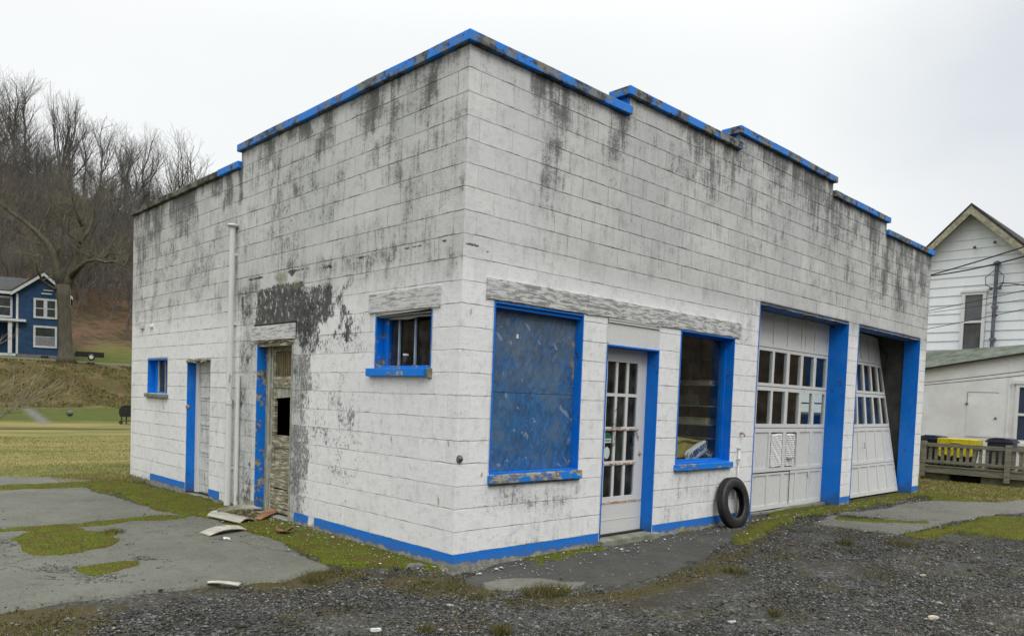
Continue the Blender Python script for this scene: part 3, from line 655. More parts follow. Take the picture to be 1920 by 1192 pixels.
# display window
dw = lining(GX, 3.45, 4.70, .85, 2.45, .19, M_blue, 'display_window')
b = MB(); X0, X1, Z0_, Z1_ = 3.464, 4.686, .864, 2.436
for k, (yy, w) in enumerate(((.105, .022), (.125, .040))):
    b.box(X0, X0+w, yy, .19, Z0_, Z1_); b.box(X1-w, X1, yy, .19, Z0_, Z1_); b.box(X0+w, X1-w, yy, .19, Z1_-w, Z1_); b.box(X0+w, X1-w, yy, .19, Z0_, Z0_+w)
    X0 += .0; yy += .0
    break
b.build('inner_frame', M_blue, dw)
b = MB(); b.box(3.487, 4.664, .150, .154, .887, 2.413); b.build('glass_pane', M_glass, dw)
for xa, xb, dy in ((3.42, 4.06, 0), (4.062, 4.735, .004)):
    b = MB(); b.box(xa, xb, -.05+dy, .10, .772, .846); b.build('sill', M_sill2, dw, bevel=.007)
# behind the glass: window ledge with folder, bag, shelves
b = MB(); b.box(3.3, 4.98, T, .75, .80, .86); b.build('window_ledge', simple('ledge_board', (.16, .15, .12), .8, .3), GX)
sh = thing('glass_shelf_rack', 'dark display rack with glass shelves seen behind the front window', 'shelf', (4.8, .8, .02))
M_rack = simple('rack_metal', (.08, .085, .08), .5, .2)
for x in (4.64, 4.96):
    for y in (.80, 1.62): b = MB(); b.box(x-.015, x+.015, y-.015, y+.015, .016, 2.2); b.build('post', M_rack, sh)
for z_, c in ((1.12, (.20, .19, .16)), (1.30, (.20, .30, .28)), (1.55, (.16, .30, .28)), (1.83, (.30, .30, .28))):
    b = MB(); b.box(4.62, 4.985, .26, 1.65, z_, z_+.014); b.build('shelf', simple('shelf_tone_%d' % int(z_*100), c, .4, .2), sh)
b = MB(); b.box(4.985, 4.998, .22, 1.7, 1.0, 2.2); b.build('back_panel', M_dark, sh)
items = [('cardboard_carton', 'long pale carton on the lowest glass shelf behind the front window', 'box', (4.66, 4.93, .34, .78, 1.314, 1.39), (.42, .38, .24)),
         ('parts_carton', 'dark carton on the middle glass shelf behind the front window', 'box', (4.66, 4.93, .50, .86, 1.564, 1.70), (.10, .10, .09)),
         ('storage_tin', 'wide pale tray on the top glass shelf behind the front window', 'tray', (4.64, 4.96, .30, .9, 1.844, 1.89), (.36, .35, .30))]
for nm, lb, ct, q, c in items:
    b = MB(); b.box(*q); b.box(q[0]-.004, q[1]+.004, q[2]-.004, q[3]+.004, q[5], q[5]+.012); tag(b.build(nm, simple(nm+'_mat', c, .8, .2), None, bevel=.003), lb, ct)
b = MB(); vs = []; fs = []; n = 10
for i in range(n+1):
    for j in range(3):
        k = i/n; vs.append((3.98+.60*k, .33+.10*j, 1.03+.10*k*(1-k)*1.2+.015*math.sin(k*7)-.04*j+(.045 if j == 0 else 0)))
for i in range(n):
    for j in range(2): o = i*3+j; fs.append((o, o+3, o+4, o+1))
b.add(vs, fs)
b.prism([(3.96, .36, .88), (4.56, .36, .90), (4.62, .362, 1.10), (3.95, .362, 1.16)], (0, .006, 0))
tag(b.build('paper_envelope', simple('manila_paper', (.42, .32, .09), .7, .2), None), 'yellow paper envelope propped at the left inside the front window', 'envelope')
# crumpled printed bag
def crumpled(name, c, half, axes, mat, seed, n=14, amp=.35):
    vs = []; fs = []
    for i in range(n+1):
        for j in range(n):
            th = math.pi*i/n; ph = 2*math.pi*j/n
            p = Vector((math.sin(th)*math.cos(ph), math.sin(th)*math.sin(ph), math.cos(th)))
            q = Vector([math.copysign(abs(t)**.6, t) for t in p])
            r_ = 1+amp*(float(fbm(np.array(p.x*2.5+seed), np.array(p.y*2.5+p.z*1.7), seed, 3))-.5)*2
            vs.append(Vector(c)+Vector(axes[0])*q.x*half[0]*r_+Vector(axes[1])*q.y*half[1]*r_+Vector(axes[2])*q.z*half[2]*r_)
    for i in range(n):
        for j in range(n): fs.append((i*n+j, i*n+(j+1) % n, (i+1)*n+(j+1) % n, (i+1)*n+j))
    bb = MB(); bb.add(vs, fs); return bb
ax_ = (Vector((.93, 0, .36)), Vector((0, 1, 0)), Vector((-.36, 0, .93)))
bag = crumpled('bag', (4.30, .25, .965), (.25, .045, .085), ax_, None, 3, amp=.15).build('paper_bag', simple('white_paper_bag', (.60, .62, .65), .7, .12, 30.), None)
tag(bag, 'crumpled white bag with blue print lying inside the front window', 'bag')
def text(body, loc, size, rot, mat, parent, name, ext=.0006, bold=False, shear=0.):
    cu = bpy.data.curves.new(name, 'FONT'); cu.body = body; cu.size = size; cu.extrude = ext; cu.align_x = 'CENTER'; cu.align_y = 'CENTER'; cu.shear = shear
    if bold: cu.offset = size*.018
    to = bpy.data.objects.new(name+'_t', cu); col.objects.link(to)
    dg = bpy.context.evaluated_depsgraph_get(); me = bpy.data.meshes.new_from_object(to.evaluated_get(dg))
    col.objects.unlink(to); bpy.data.objects.remove(to)
    me.transform(Matrix.Translation(loc) @ rot); me.materials.clear(); me.materials.append(mat)
    o = bpy.data.objects.new(name, me); link_part(o, parent); return o
M_ink = simple('blue_print', (.02, .06, .20), .6, .1)
rt = Matrix.Rotation(R(-21), 4, 'Y') @ Matrix.Rotation(R(90), 4, 'X')
text('BENEFIT', (4.33, .196, 1.005), .10, rt, M_ink, bag, 'printed_word', bold=True)
text('A D', (4.17, .194, .935), .11, rt, M_ink, bag, 'printed_letters', bold=True)
b = MB()
for i in range(4):
    x = 4.36+i*.03; b.box(x-.002, x+.07, .1955, .1965, .93+i*.012, .936+i*.012)
b.build('printed_lines', M_ink, bag)
cr = MB()
for k in range(5):
    a = [Vector((4.68+random.uniform(-.12, .14), .3+random.uniform(-.06, .1), .885+random.uniform(0, .12))) for _ in range(6)]
    cr.tube(a, .016, 6)
tag(cr.build('packing_strips', simple('pale_packing', (.42, .42, .37), .8, .2), None, smooth=True), 'tangle of pale packing strips at the right inside the front window', 'packing')

# wall pipe and elbow, bracket
b = MB(); b.tube([(4.90, -.028, .02), (4.90, -.028, 1.03)], .013, 10); b.tube([(4.90, -.028, .86), (4.90, -.028, .89)], .020, 10); b.tube([(4.90, -.028, 1.0), (4.90, -.028, 1.035)], .019, 10); b.build('thin_pipe', M_pipe, GX, smooth=True)
b = MB(); b.tube([(4.955, .03, 1.22), (4.955, -.05, 1.22), (4.955, -.062, 1.205), (4.955, -.062, 1.17)], .011, 10); b.tube([(4.955, -.02, 1.22), (4.955, -.035, 1.22)], .02, 10); b.build('pipe_stub', M_rust, GX, smooth=True)
b = MB(); b.lathe((.035, -.001, 1.01), [(.036, 0), (.036, .008), (.016, .012), (.016, .035), (.010, .038), (.010, .015)], 14, (0, -1, 0)); b.tube([(.02, -.012, 1.01), (.05, -.014, 1.03)], .006, 6); b.build('wall_bracket', simple('grey_metal', (.24, .24, .24), .5, .4, 40., metal=.4), GX)

# ------------------------------------------------------------------ garage doors
COLX = [5.34, 5.44, 5.90, 6.37, 6.845, 7.315, 7.79, 8.255]
def garage_door(dx, warp, damaged):
    w = MB(); g = MB(); y0, y1 = .30, .345
    xs = [5.335+dx]+[c+dx for c in (5.905, 6.385, 6.845, 7.315, 7.77, 8.245)]
    xs = [5.335+dx, 5.445+dx, 5.91+dx, 6.375+dx, 6.845+dx, 7.315+dx, 7.785+dx, 8.245+dx]
    def hb(x0, x1, z0, z1, ya=y0, yb=y1, tgt=w):
        n = max(1, int((x1-x0)/.25)); m = max(1, int((z1-z0)/.25))
        for i in range(n):
            for j in range(m): tgt.box(x0+(x1-x0)*i/n, x0+(x1-x0)*(i+1)/n, ya, yb, z0+(z1-z0)*j/m, z0+(z1-z0)*(j+1)/m)
    # sections separated by thin dark joints
    rows = [(.05, .605, 'p'), (.615, 1.265, 'p'), (1.275, 1.875, 'g'), (1.885, 2.445, 'g'), (2.455, 2.975, 'p')]
    inner = {0: (.115, .565), 1: (.67, 1.205), 2: (1.33, 1.82), 3: (1.93, 2.40), 4: (2.50, 2.935)}
    cols = [(5.375, 5.85), (5.935, 6.345), (6.41, 6.80), (6.895, 7.27), (7.355, 7.725), (7.82, 8.19)]
    cols = [(a+dx, b_+dx) for a, b_ in cols]
    for r, (za, zb, k) in enumerate(rows):
        ia, ib = inner[r]
        hb(5.335+dx, 8.245+dx, za, ia); hb(5.335+dx, 8.245+dx, ib, zb)
        edges = [5.335+dx]+[e for c in cols for e in c]+[8.245+dx]
        for i in range(0, len(edges), 2): hb(edges[i], edges[i+1], ia, ib)
        for ci, (a, c) in enumerate(cols):
            if k == 'g': g.box(a, c, .322, .326, ia, ib)
            elif not (damaged and r == 1 and ci in (2, 3)): hb(a, c, ia, ib, y0+.014, y1-.01)
            elif damaged:
                pass
    o = w.build('garage_door', M_gdoor, GX, warp=warp)
    g.build('glass_panes', M_glass if damaged else M_glass_dusty, o, warp=warp)
    if damaged:
        lv = MB(); inn = MB()
        for ci in (2, 3):
            a, c = cols[ci]; ia, ib = inner[1]; n = 15
            inn.box(a, c, y1-.02, y1-.012, ia, ib)
            a2_, c2_ = (a+.02, c-.02) if ci == 2 else (a+.01, c-.06)
            for i in range(n):
                z = ia+.02+(ib-ia-.04)*i/n; h = (ib-ia)/n*.82
                vs = []; m = 8
                for q in range(m+1):
                    x = a2_+(c2_-a2_)*q/m; dz = .003*math.sin(q*1.1+i*.9+ci)+.014*(q/m-.5)*(1 if ci == 2 else -.4); dy = .005*math.sin(q*2.+i*1.7)
                    vs += [(x, y0-.004+dy, z+dz), (x, y0+.014+dy, z+h+dz)]
                lv.add(vs, [(2*q, 2*q+2, 2*q+3, 2*q+1) for q in range(m)])
        lv.build('louvre_slats', M_white_clean, o); inn.build('louvre_backing', simple('louvre_shadow', (.26, .26, .25), .9, .2), o)
        hd = MB(); hd.tube([(6.97, .285, .80), (6.97, .27, .80), (7.13, .268, .81)], .010, 8); hd.lathe((6.97, .299, .80), [(.02, 0), (.02, .01)], 12, (0, -1, 0)); hd.build('door_handle', M_rust, o, smooth=True)
        gp_ = MB(); gp_.box(7.075, 7.088, .296, .3, .09, .60); gp_.box(5.9, 7.08, .2955, .2995, .600, .613); gp_.build('black_gap_strip', simple('gap_black', (.012, .012, .012), .9, .1), o)
    else:
        hd = MB(); hd.tube([(9.9, .285, 1.0), (9.9, .265, 1.0), (9.9, .265, .9), (9.9, .285, .9)], .008, 8); hd.build('door_handle', M_rust, o, warp=warp)
    return o
garage_door(0, None, True)
def warp2(x, y, z):
    k = min(1, max(0, (x-8.65)/2.95)); q = z/3.
    return (x-.06*q*k+.0, y-.09+.57*q*k+.04*math.sin(x*2.1)*q, z+.04*k*q)
garage_door(3.30, warp2, False)
M_headwood = peel_paint('shaded_blue_header', (.0, .10, .42), (.16, .15, .13), .60, 8., (1, 1, 1), dark=(.02, .02, .018))  # blue header, its colour darkened for the shade at the top of the opening
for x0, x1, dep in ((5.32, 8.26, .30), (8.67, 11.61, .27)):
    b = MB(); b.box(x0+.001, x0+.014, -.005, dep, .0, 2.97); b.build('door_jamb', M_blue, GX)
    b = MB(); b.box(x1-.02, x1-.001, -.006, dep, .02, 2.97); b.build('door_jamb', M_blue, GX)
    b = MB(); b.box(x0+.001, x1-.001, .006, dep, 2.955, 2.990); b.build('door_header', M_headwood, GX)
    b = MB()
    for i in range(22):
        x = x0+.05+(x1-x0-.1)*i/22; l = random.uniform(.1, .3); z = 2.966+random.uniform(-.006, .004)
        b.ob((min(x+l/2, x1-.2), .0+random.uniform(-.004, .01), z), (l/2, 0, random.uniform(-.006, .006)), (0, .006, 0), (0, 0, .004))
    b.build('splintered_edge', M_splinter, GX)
# pier returns behind the wall at the second door
for q in ((8.262, 8.668), (11.612, LX-T-.002)): b = MB(); b.box(*q, T+.002, .27, 0, 2.995); b.build('pier', M_inner, GX)
# open doorway track
M_track = simple('dark_track_metal', (.05, .045, .04), .8, .3)
b = MB(); b.tube([(11.52, .55, .1), (11.52, .55, 2.7), (11.52, .75, 2.92), (11.52, 1.1, 3.0), (11.52, 3.2, 3.05)], .018, 6); b.build('door_track', M_track, GX)
b = MB(); b.tube([(11.35, .8, 3.0), (11.1, .95, .6)], .02, 6); b.build('hanging_bar', M_track, GX)
# sill rubble at door one
b = MB(); b.prism([(5.33, .22, .0), (8.24, .22, .0), (8.24, .22, .045), (7.2, .22, .06), (6.6, .22, .035), (5.33, .22, .05)], (0, .07, 0)); b.build('door_sill', M_concrete, GX)

# ------------------------------------------------------------------ side wall fittings
b = MB(); n = 10; vs = []; fs = []
for i in range(n+1):
    y = .29+(1.42-.29)*i/n; c = random.uniform(-.006, .006)
    vs += [(-.018, y, 2.372+c), (.02, y, 2.372), (.02, y, 2.562), (-.018, y, 2.562+random.uniform(-.005, .003))]
    if i: o = 4*(i-1); fs += [(o+j, o+(j+1) % 4, o+4+(j+1) % 4, o+4+j) for j in range(4)]
fs += [(0, 1, 2, 3), (4*n, 4*n+3, 4*n+2, 4*n+1)]; b.add(vs, fs); b.build('lintel', M_lintel_side, GX)
b = MB(); b.box(.0, .16, .402, .418, 1.82, 2.355); b.box(-.006, .16, 1.285, 1.308, 1.82, 2.355); b.box(.09, .16, 1.20, 1.285, 1.84, 2.33)
b.box(-.004, .16, .418, 1.285, 1.822, 1.842); wa = b.build('barred_window', M_blue_peel, GX)
b = MB()
for i, (za, zb, x) in enumerate(((2.342, 2.362, -.02), (2.325, 2.34, .0), (2.31, 2.325, .02))): b.ob((x+.03, .86, (za+zb)/2), (.03, 0, 0), (0, .42, .01*(i-1)), (0, 0, .007))
b.prism([(.03, .55, 2.315), (.03, .95, 2.325), (.03, 1.15, 2.30), (.03, .8, 2.285)], (.01, 0, 0)); b.build('splintered_head', M_splinter, wa)
b = MB()
for y in (.78, 1.04): b.box(.095, .112, y-.012, y+.012, 1.842, 2.33)
b.build('window_bar', simple('grey_blue_bar', (.30, .38, .46), .6, .2), wa)
b = MB(); b.box(.120, .124, .418, 1.285, 1.84, 2.345); b.build('glass_panes', M_glass_dusty, wa)
b = MB(); b.box(-.05, .10, .455, 1.40, 1.738, 1.818); b.build('sill', M_sill2, wa, bevel=.008)
b = MB(); b.box(-.02, .09, .38, .453, 1.72, 1.82); b.build('broken_sill_end', M_concrete, wa, bevel=.012)
jar = thing('glass_jar', 'small glass jar with white lid on the blue sill of the high side window', 'jar', (.03, .85, 1.82))
b = MB(); b.lathe((.045, .85, 1.843), [(.030, 0), (.033, .012), (.033, .075), (.024, .09), (.024, .098)], 16); b.build('jar_body', M_glass_dusty, jar, smooth=True)
b = MB(); b.lathe((.045, .85, 1.939), [(.028, 0), (.028, .02)], 16); b.build('lid', simple('white_lid', (.6, .6, .6), .5, .1), jar)
b = MB(); b.lathe((.045, .85, 1.847), [(.026, 0), (.028, .05)], 12); b.build('jar_contents', simple('dark_contents', (.05, .04, .035), .7, .3), jar)

# broken door
b = MB(); b.box(-.02, .05, 2.93, 4.03, 2.172, 2.352); lb = b.build('lintel', M_lintel_side, GX, bevel=.006)
b = MB(); b.box(-.003, .003, 2.92, 4.0, 2.352, 2.378); b.box(-.003, .003, 2.915, 2.929, 2.17, 2.378); b.build('lintel_gap', M_dark, GX)
b = MB()
for i in range(9):
    y = 2.98+i*.105; b.ob((.0+random.uniform(-.02, .02), y+.06, 2.158+random.uniform(-.012, .006)), (.012, 0, 0), (0, .09, random.uniform(-.012, .012)), (0, 0, .006))
b.box(.01, .19, 2.99, 3.9, 2.10, 2.166); b.build('rotten_edge', M_oldwood, GX)
b = MB(); b.prism([(-.004, 3.898, .12), (-.004, 3.898, 2.12), (.05, 3.898, 2.14), (.13, 3.898, 2.05), (.135, 3.898, .9), (.12, 3.898, .10), (.06, 3.898, .045)], (0, -.014, 0)); b.build('door_jamb', M_blue_peel, GX)
b = MB(); b.box(.12, .17, 3.70, 3.89, .03, 2.11); b.box(.105, .12, 3.745, 3.80, .03, 2.1); b.build('door_post', M_jambwood, GX)
b = MB(); b.box(-.006, .03, 2.992, 3.012, .03, 2.10); b.build('door_edge_post', M_jambwood, GX)
d = MB(); xx0, xx1 = .13, .165
ya, yb = 3.02, 3.70
d.box(xx0, xx1, ya, ya+.09, .05, 2.09); d.box(xx0, xx1, yb-.05, yb, .05, 2.09)
for za, zb in ((.05, .11), (.86, 1.01), (1.60, 1.74), (2.05, 2.10), (.54, .60)): d.box(xx0-.004, xx1, ya+.09, yb-.05, za, zb)
d.box(xx0+.012, xx1, ya+.09, yb-.05, .60, .86)
old = d.build('panel_door', M_oldwood, GX)
d = MB()
for i in range(6): y = ya+.09+i*.09; d.box(xx0+.012, xx1-.005, y, y+.086, 1.74, 2.05)
d.build('boarded_panel', M_oldwood_dark, old)
d = MB(); d.prism([(xx0+.01, 3.1, 1.60), (xx0+.01, 3.65, 1.60), (xx0+.01, 3.65, 1.465), (xx0+.01, 3.4, 1.48), (xx0+.01, 3.1, 1.50)], (.012, 0, 0)); d.build('broken_panel', M_jambwood, old)
d = MB()
for za, zb, t in ((.36, .535, .01), (.12, .345, -.012)): d.ob((xx0-.006, 3.36, (za+zb)/2), (.01, 0, 0), (0, .34, t), (0, 0, (zb-za)/2))
d.build('cross_board', M_oldwood, old)
d = MB(); d.prism([(xx0-.012, 3.12, 2.06), (xx0-.012, 3.19, 2.07), (xx0-.012, 3.18, 1.95), (xx0-.012, 3.145, 1.83), (xx0-.012, 3.13, 1.93)], (.004, 0, 0)); d.build('blue_rag', M_blue, old)

# blocked-up door
b = MB(); b.box(-.003, .165, 6.122, 6.139, .03, 1.935); b.build('door_jamb', M_blue, GX)
b = MB(); b.box(.12, .175, 6.02, 6.12, .02, 1.93); b.box(.12, .175, 5.34, 5.40, .02, 1.93)
b.build('white_door_post', M_white_clean, GX)
b = MB(); b.box(.155, .185, 5.40, 6.02, .02, 1.94)
for za, zb in ((1.02, 1.05), (1.42, 1.45), (.62, .65)): b.box(.145, .155, 5.42, 5.98, za, zb)
bd = b.build('boarded_door', M_side, GX)
nv = len(bd.data.vertices); set_attr(bd.data, 'm1', np.tile([.45, .3, 0., 0.], (nv, 1))); set_attr(bd.data, 'm2', np.tile([0., .35, .1, 1.], (nv, 1)))
b = MB(); b.box(.16, .2, 5.32, 6.14, 1.93, 1.958); n = 8
for i in range(n): b.ob((-.004+random.uniform(-.01, .01), 5.37+i*.1, 1.955+random.uniform(-.02, .02)), (.02, 0, 0), (0, .065, random.uniform(-.01, .01)), (0, 0, random.uniform(.008, .02)))
b.build('rotten_lintel', M_oldwood, GX)
b = MB(); b.lathe((.0, 6.118, 1.28), [(.03, 0), (.03, .01), (.012, .02)], 12, (0, -1, 0)); b.build('lock_plate', M_rust, GX)
# small rear window
b = MB(); b.box(-.004, .13, 7.768, 7.789, 1.452, 1.998); b.box(-.002, .13, 6.931, 6.945, 1.452, 1.998); b.box(-.002, .13, 6.945, 7.768, 1.978, 1.998); b.box(.10, .13, 7.60, 7.768, 1.452, 1.978)
b.box(.10, .13, 6.945, 7.6, 1.452, 1.475); wd = b.build('small_window', M_blue, GX)
b = MB(); b.box(.095, .115, 7.555, 7.6, 1.475, 1.978); b.box(.105, .12, 7.30, 7.325, 1.475, 1.978); b.build('window_bar', simple('pale_bar', (.4, .42, .42), .6, .2), wd)
b = MB(); b.box(.12, .124, 6.945, 7.6, 1.475, 1.978); b.build('glass_panes', M_glass_dusty, wd)
b = MB(); b.box(-.05, .09, 6.88, 7.83, 1.385, 1.448); b.build('sill', M_concrete, wd, bevel=.014)
# pipes
b = MB(); b.tube([(-.06, 4.555, -.02), (-.06, 4.555, 1.40)], .043, 16); b.tube([(-.06, 4.555, 1.36), (-.06, 4.555, 1.42)], .052, 16); b.tube([(-.06, 4.555, 1.42), (-.06, 4.555, 3.68)], .037, 16)
for z_ in (.5, 2.4, 3.3): b.box(-.06, 0, 4.53, 4.58, z_, z_+.03)
vp = b.build('vent_pipe', M_pipe, GX, smooth=False)
b = MB(); b.lathe((-.06, 4.555, 3.66), [(.04, 0), (.072, .015), (.075, .03), (.05, .045), (.02, .05)], 18); b.build('pipe_cap', M_pipe, vp, smooth=True)
b = MB(); b.tube([(-.032, 4.36, -.02), (-.032, 4.36, 1.74)], .026, 12); b.build('short_pipe', M_pipe, GX)
b = MB(); b.box(-.045, 0, 7.98, 8.12, 2.50, 2.61); b.build('meter_box', M_lintel_side, GX, bevel=.006)
b = MB(); b.lathe((0, 7.62, 2.52), [(.035, 0), (.035, .03), (.02, .04)], 12, (-1, 0, 0)); b.build('vent_cap', M_pipe, GX)

# tyre leaning on the wall
ty = thing('tyre', 'worn black tyre leaning on the wall beside the blue framed window', 'tyre', (4.66, -.15, 0))
tilt = R(9)
axis = Vector((-.02, -math.cos(tilt), math.sin(tilt)*1.)).normalized(); cc = Vector((4.66, -.115, .322))
prof = [(.190, -.075), (.205, -.085), (.24, -.095), (.285, -.092), (.310, -.078), (.322, -.055), (.3265, 0), (.322, .055), (.310, .078), (.285, .092), (.24, .095), (.205, .085), (.190, .075), (.185, .065), (.20, .055), (.25, .075), (.285, .07), (.303, .045), (.306, 0), (.303, -.045), (.285, -.07), (.25, -.075), (.20, -.055), (.185, -.065)]
prof = [(r_ if r_ > .215 else r_+.012, h_*.60) for r_, h_ in prof]
b = MB(); b.lathe(cc, prof, 64, axis, closed=True); b.build('tyre_carcass', M_rubber, ty, smooth=True)
b = MB()
u_ = (Vector((0, 0, 1))-axis*axis.z).normalized(); w_ = axis.cross(u_)
for k in range(60):
    t = 2*math.pi*k/60; r_ = u_*math.cos(t)+w_*math.sin(t); tg = -u_*math.sin(t)+w_*math.cos(t)
    for h_ in (-.033, -.012, .012, .033): b.ob(cc+r_*.3255+axis*h_, tg*.0135, axis*.009, r_*.005)
b.build('tread', M_rubber, ty)
b = MB()
for r0, r1, h_ in ((.262, .266, .0575), (.232, .235, .0555)): b.lathe(cc, [(r0, h_-.004), (r0, h_+.0015), (r1, h_+.0015), (r1, h_-.004)], 64, axis, closed=True)
b.build('sidewall_ribs', M_rubber, ty)

# ------------------------------------------------------------------ terrain
HD = R(13.)
sdx, sdy = math.sin(HD), math.cos(HD)
def st(x, y):
    dx, dy = x-CAM[0], y-CAM[1]
    return dx*sdx+dy*sdy, dx*sdy-dy*sdx
def zt(x, y):
    s, t = st(np.asarray(x, float), np.asarray(y, float))
    s2 = s-.6*t; s3 = s-.25*t
    bank = 3.15*sst(s2, 56, 66.5)+.45*sst(s2, 66, 74)+2.9*sst(s3, 74, 88)
    hmax = np.maximum(31.5-.24*np.clip(t, -60, 120), 3)
    hill = hmax*np.clip((s3-86)/76., 0, 1)**1.05-np.clip(s3-168, 0, 400)*.10
    n = (fbm(x*.05+7, y*.05, 71, 3)-.5)*4.0*sst(s3, 95, 130)+(fbm(x*.5, y*.5, 72, 3)-.5)*.35*sst(s2, 56, 60)*(1-sst(s2, 67, 69)*.7)
    far = sst(t, 90, 200)
    z = np.where(s > 20, (bank+hill+n)*(1-far*.9), 0.)
    # unseen wooded hills across the street, added to give the glass dark reflections
    q = (x+6.)*.35-(y+5.)*.94; q = np.where(s < 45, q, 0)
    z = z+30*sst(q, 42, 110)+(fbm(x*.06, y*.06, 73, 4)-.5)*10*sst(q, 60, 90)
    z = z+.04*sst(x, 12.2, 14.5)*(s < 45)
    return z

# near-field regions on the ground
def poly_px(pts): return [gp(*p) for p in pts]
ASPH_L = poly_px([(-700, 1330), (-400, 1215), (-60, 1148), (60, 1138), (180, 1120), (300, 1108), (450, 1092), (560, 1078), (625, 1064), (590, 1045), (545, 1026), (480, 1003), (425, 982), (385, 970), (300, 957), (235, 935), (150, 913), (0, 918), (-400, 930), (-1300, 985)])
ASPH_FAR = poly_px([(-900, 905), (0, 893), (95, 894), (165, 900), (150, 906), (0, 914), (-900, 945)])
ASPH_FRONT = poly_px([(880, 1088), (905, 1098), (1000, 1104), (1110, 1102), (1200, 1085), (1290, 1056), (1370, 1010), (1430, 985), (1420, 960), (1340, 968), (1250, 985), (1120, 1008), (1000, 1040), (900, 1062)])
ASPH_R1 = poly_px([(1525, 979), (1600, 990), (1680, 1000), (1745, 988), (1780, 976), (1690, 974), (1600, 972), (1560, 965)])
ASPH_R2 = poly_px([(1570, 961), (1640, 968), (1760, 975), (1830, 972), (1870, 962), (1990, 958), (2300, 945), (2100, 925), (1860, 941), (1735, 938), (1690, 945), (1640, 955)])
MOSS = dict(
 wall=poly_px([(150, 906), (240, 902), (300, 915), (350, 925), (400, 940), (470, 955), (545, 962), (600, 985), (700, 1020), (845, 1066), (800, 1066), (720, 1062), (640, 1062), (590, 1042), (545, 1022), (480, 998), (425, 978), (385, 966), (300, 953), (235, 930), (180, 915)]),
 crack=poly_px([(-60, 1000), (60, 988), (150, 981), (300, 967), (385, 966), (330, 975), (250, 978), (190, 987), (120, 993), (0, 998)]),
 big=poly_px([(22, 1012), (60, 996), (110, 985), (150, 990), (200, 1000), (232, 1012), (215, 1025), (170, 1036), (120, 1045), (60, 1044), (30, 1032)]),
 strip=poly_px([(-300, 926), (0, 911), (150, 904), (240, 901), (160, 914), (0, 920), (-300, 936)]),
 small=poly_px([(125, 1068), (170, 1060), (230, 1053), (268, 1051), (258, 1062), (220, 1072), (175, 1081), (140, 1077)]),
 tuft=poly_px([(190, 1000), (215, 992), (232, 998), (225, 1006), (200, 1010)]),
 right=poly_px([(1690, 1000), (1760, 992), (1840, 970), (1880, 968), (1990, 975), (2050, 1000), (1900, 1008), (1860, 1002), (1800, 996), (1730, 1006)]),
 rcrack=poly_px([(1560, 969), (1640, 975), (1745, 978), (1745, 983), (1640, 981), (1570, 975)]),
 lawn_edge=poly_px([(1730, 925), (1790, 930), (1850, 942), (1780, 940), (1740, 938)]),
 frontwall=poly_px([(960, 1048), (1100, 1020), (1250, 995), (1345, 978), (1352, 985), (1250, 1006), (1120, 1034), (1020, 1062)]),
 doors=poly_px([(1440, 955), (1500, 952), (1600, 938), (1700, 922), (1735, 925), (1690, 935), (1600, 952), (1520, 965), (1450, 970)]),
 tyrefoot=poly_px([(1395, 985), (1440, 970), (1480, 975), (1430, 1000), (1385, 1018), (1370, 1010)]))
BROWN = dict(
 a=poly_px([(740, 1072), (830, 1075), (900, 1095), (930, 1110), (850, 1115), (760, 1105), (690, 1095)]),
 b=poly_px([(940, 1118), (1040, 1108), (1130, 1112), (1200, 1100), (1300, 1065), (1400, 1020), (1430, 1005), (1400, 1040), (1330, 1075), (1230, 1105), (1140, 1125), (1040, 1132), (960, 1130)]),
 c=poly_px([(-40, 1150), (60, 1140), (170, 1135), (200, 1160), (150, 1192), (100, 1230), (-100, 1230)]),
 d=poly_px([(450, 1090), (560, 1076), (640, 1064), (700, 1075), (600, 1095), (480, 1100)]))
def regions(x, y):
    s, t = st(x, y); n = (fbm(x*1.3, y*1.3, 81, 4)-.5); nn = (fbm(x*5, y*5, 82, 3)-.5)
    asph = np.maximum.reduce([sdf(x, y, p) for p in (ASPH_L, ASPH_FAR, ASPH_FRONT, ASPH_R1, ASPH_R2)])
    moss = np.maximum.reduce([sdf(x, y, p) for p in MOSS.values()]); brown = np.maximum.reduce([sdf(x, y, p) for p in BROWN.values()])
    # lawns: left field behind the parking pad, right side beyond the garage
    edgeL = poly_px([(-3500, 960), (-900, 903), (0, 893), (100, 893), (170, 901), (243, 893), (243, 878)])
    lawn = np.where(x < 0.3, y-np.interp(x, [-60, -12, -3.2, -2.0, -.9, 0.3], [7.3, 8.2, 8.6, 8.75, 8.05, 8.0]), -5.)
    lawn = np.maximum(lawn, np.where(x >= .2, y-8.3, -9.))
    lr = np.minimum(x-11.95, y-np.interp(x, [10, 12, 13, 16, 30], [-.7, -1.55, -1.9, -2.2, -3.5]))
    lawn = np.maximum(lawn, lr)
    grass = sst(lawn+n*.9+nn*.35, -.12, .22)
    return asph, moss, brown, grass, s, t
class RG: pass
def ground_grid():
    rr = [0.0, .6]
    while rr[-1] < 1500: rr.append(rr[-1]+max(.06, rr[-1]*.013) if rr[-1] < 200 else rr[-1]*1.08)
    rr = np.array(rr)
    th0 = YAW  # fine angles inside the field of view, coarse elsewhere
    a = np.concatenate([np.arange(-50, 50, .3), np.arange(50, 310, 3.)]); a = np.radians(a)+th0
    Rr, A = np.meshgrid(rr, a, indexing='ij')
    X = CAM[0]+Rr*np.sin(A); Y = CAM[1]+Rr*np.cos(A); return X, Y
X, Y = ground_grid(); nr, na = X.shape
asph, moss, brown, grass, s_, t_ = regions(X.ravel(), Y.ravel())
Xf, Yf = X.ravel(), Y.ravel()
Zg = zt(Xf, Yf)-.018+(fbm(Xf*2.2, Yf*2.2, 91, 3)-.5)*.02*(s_ < 40)+(fbm(Xf*11, Yf*11, 92, 2)-.5)*.010*(s_ < 20)
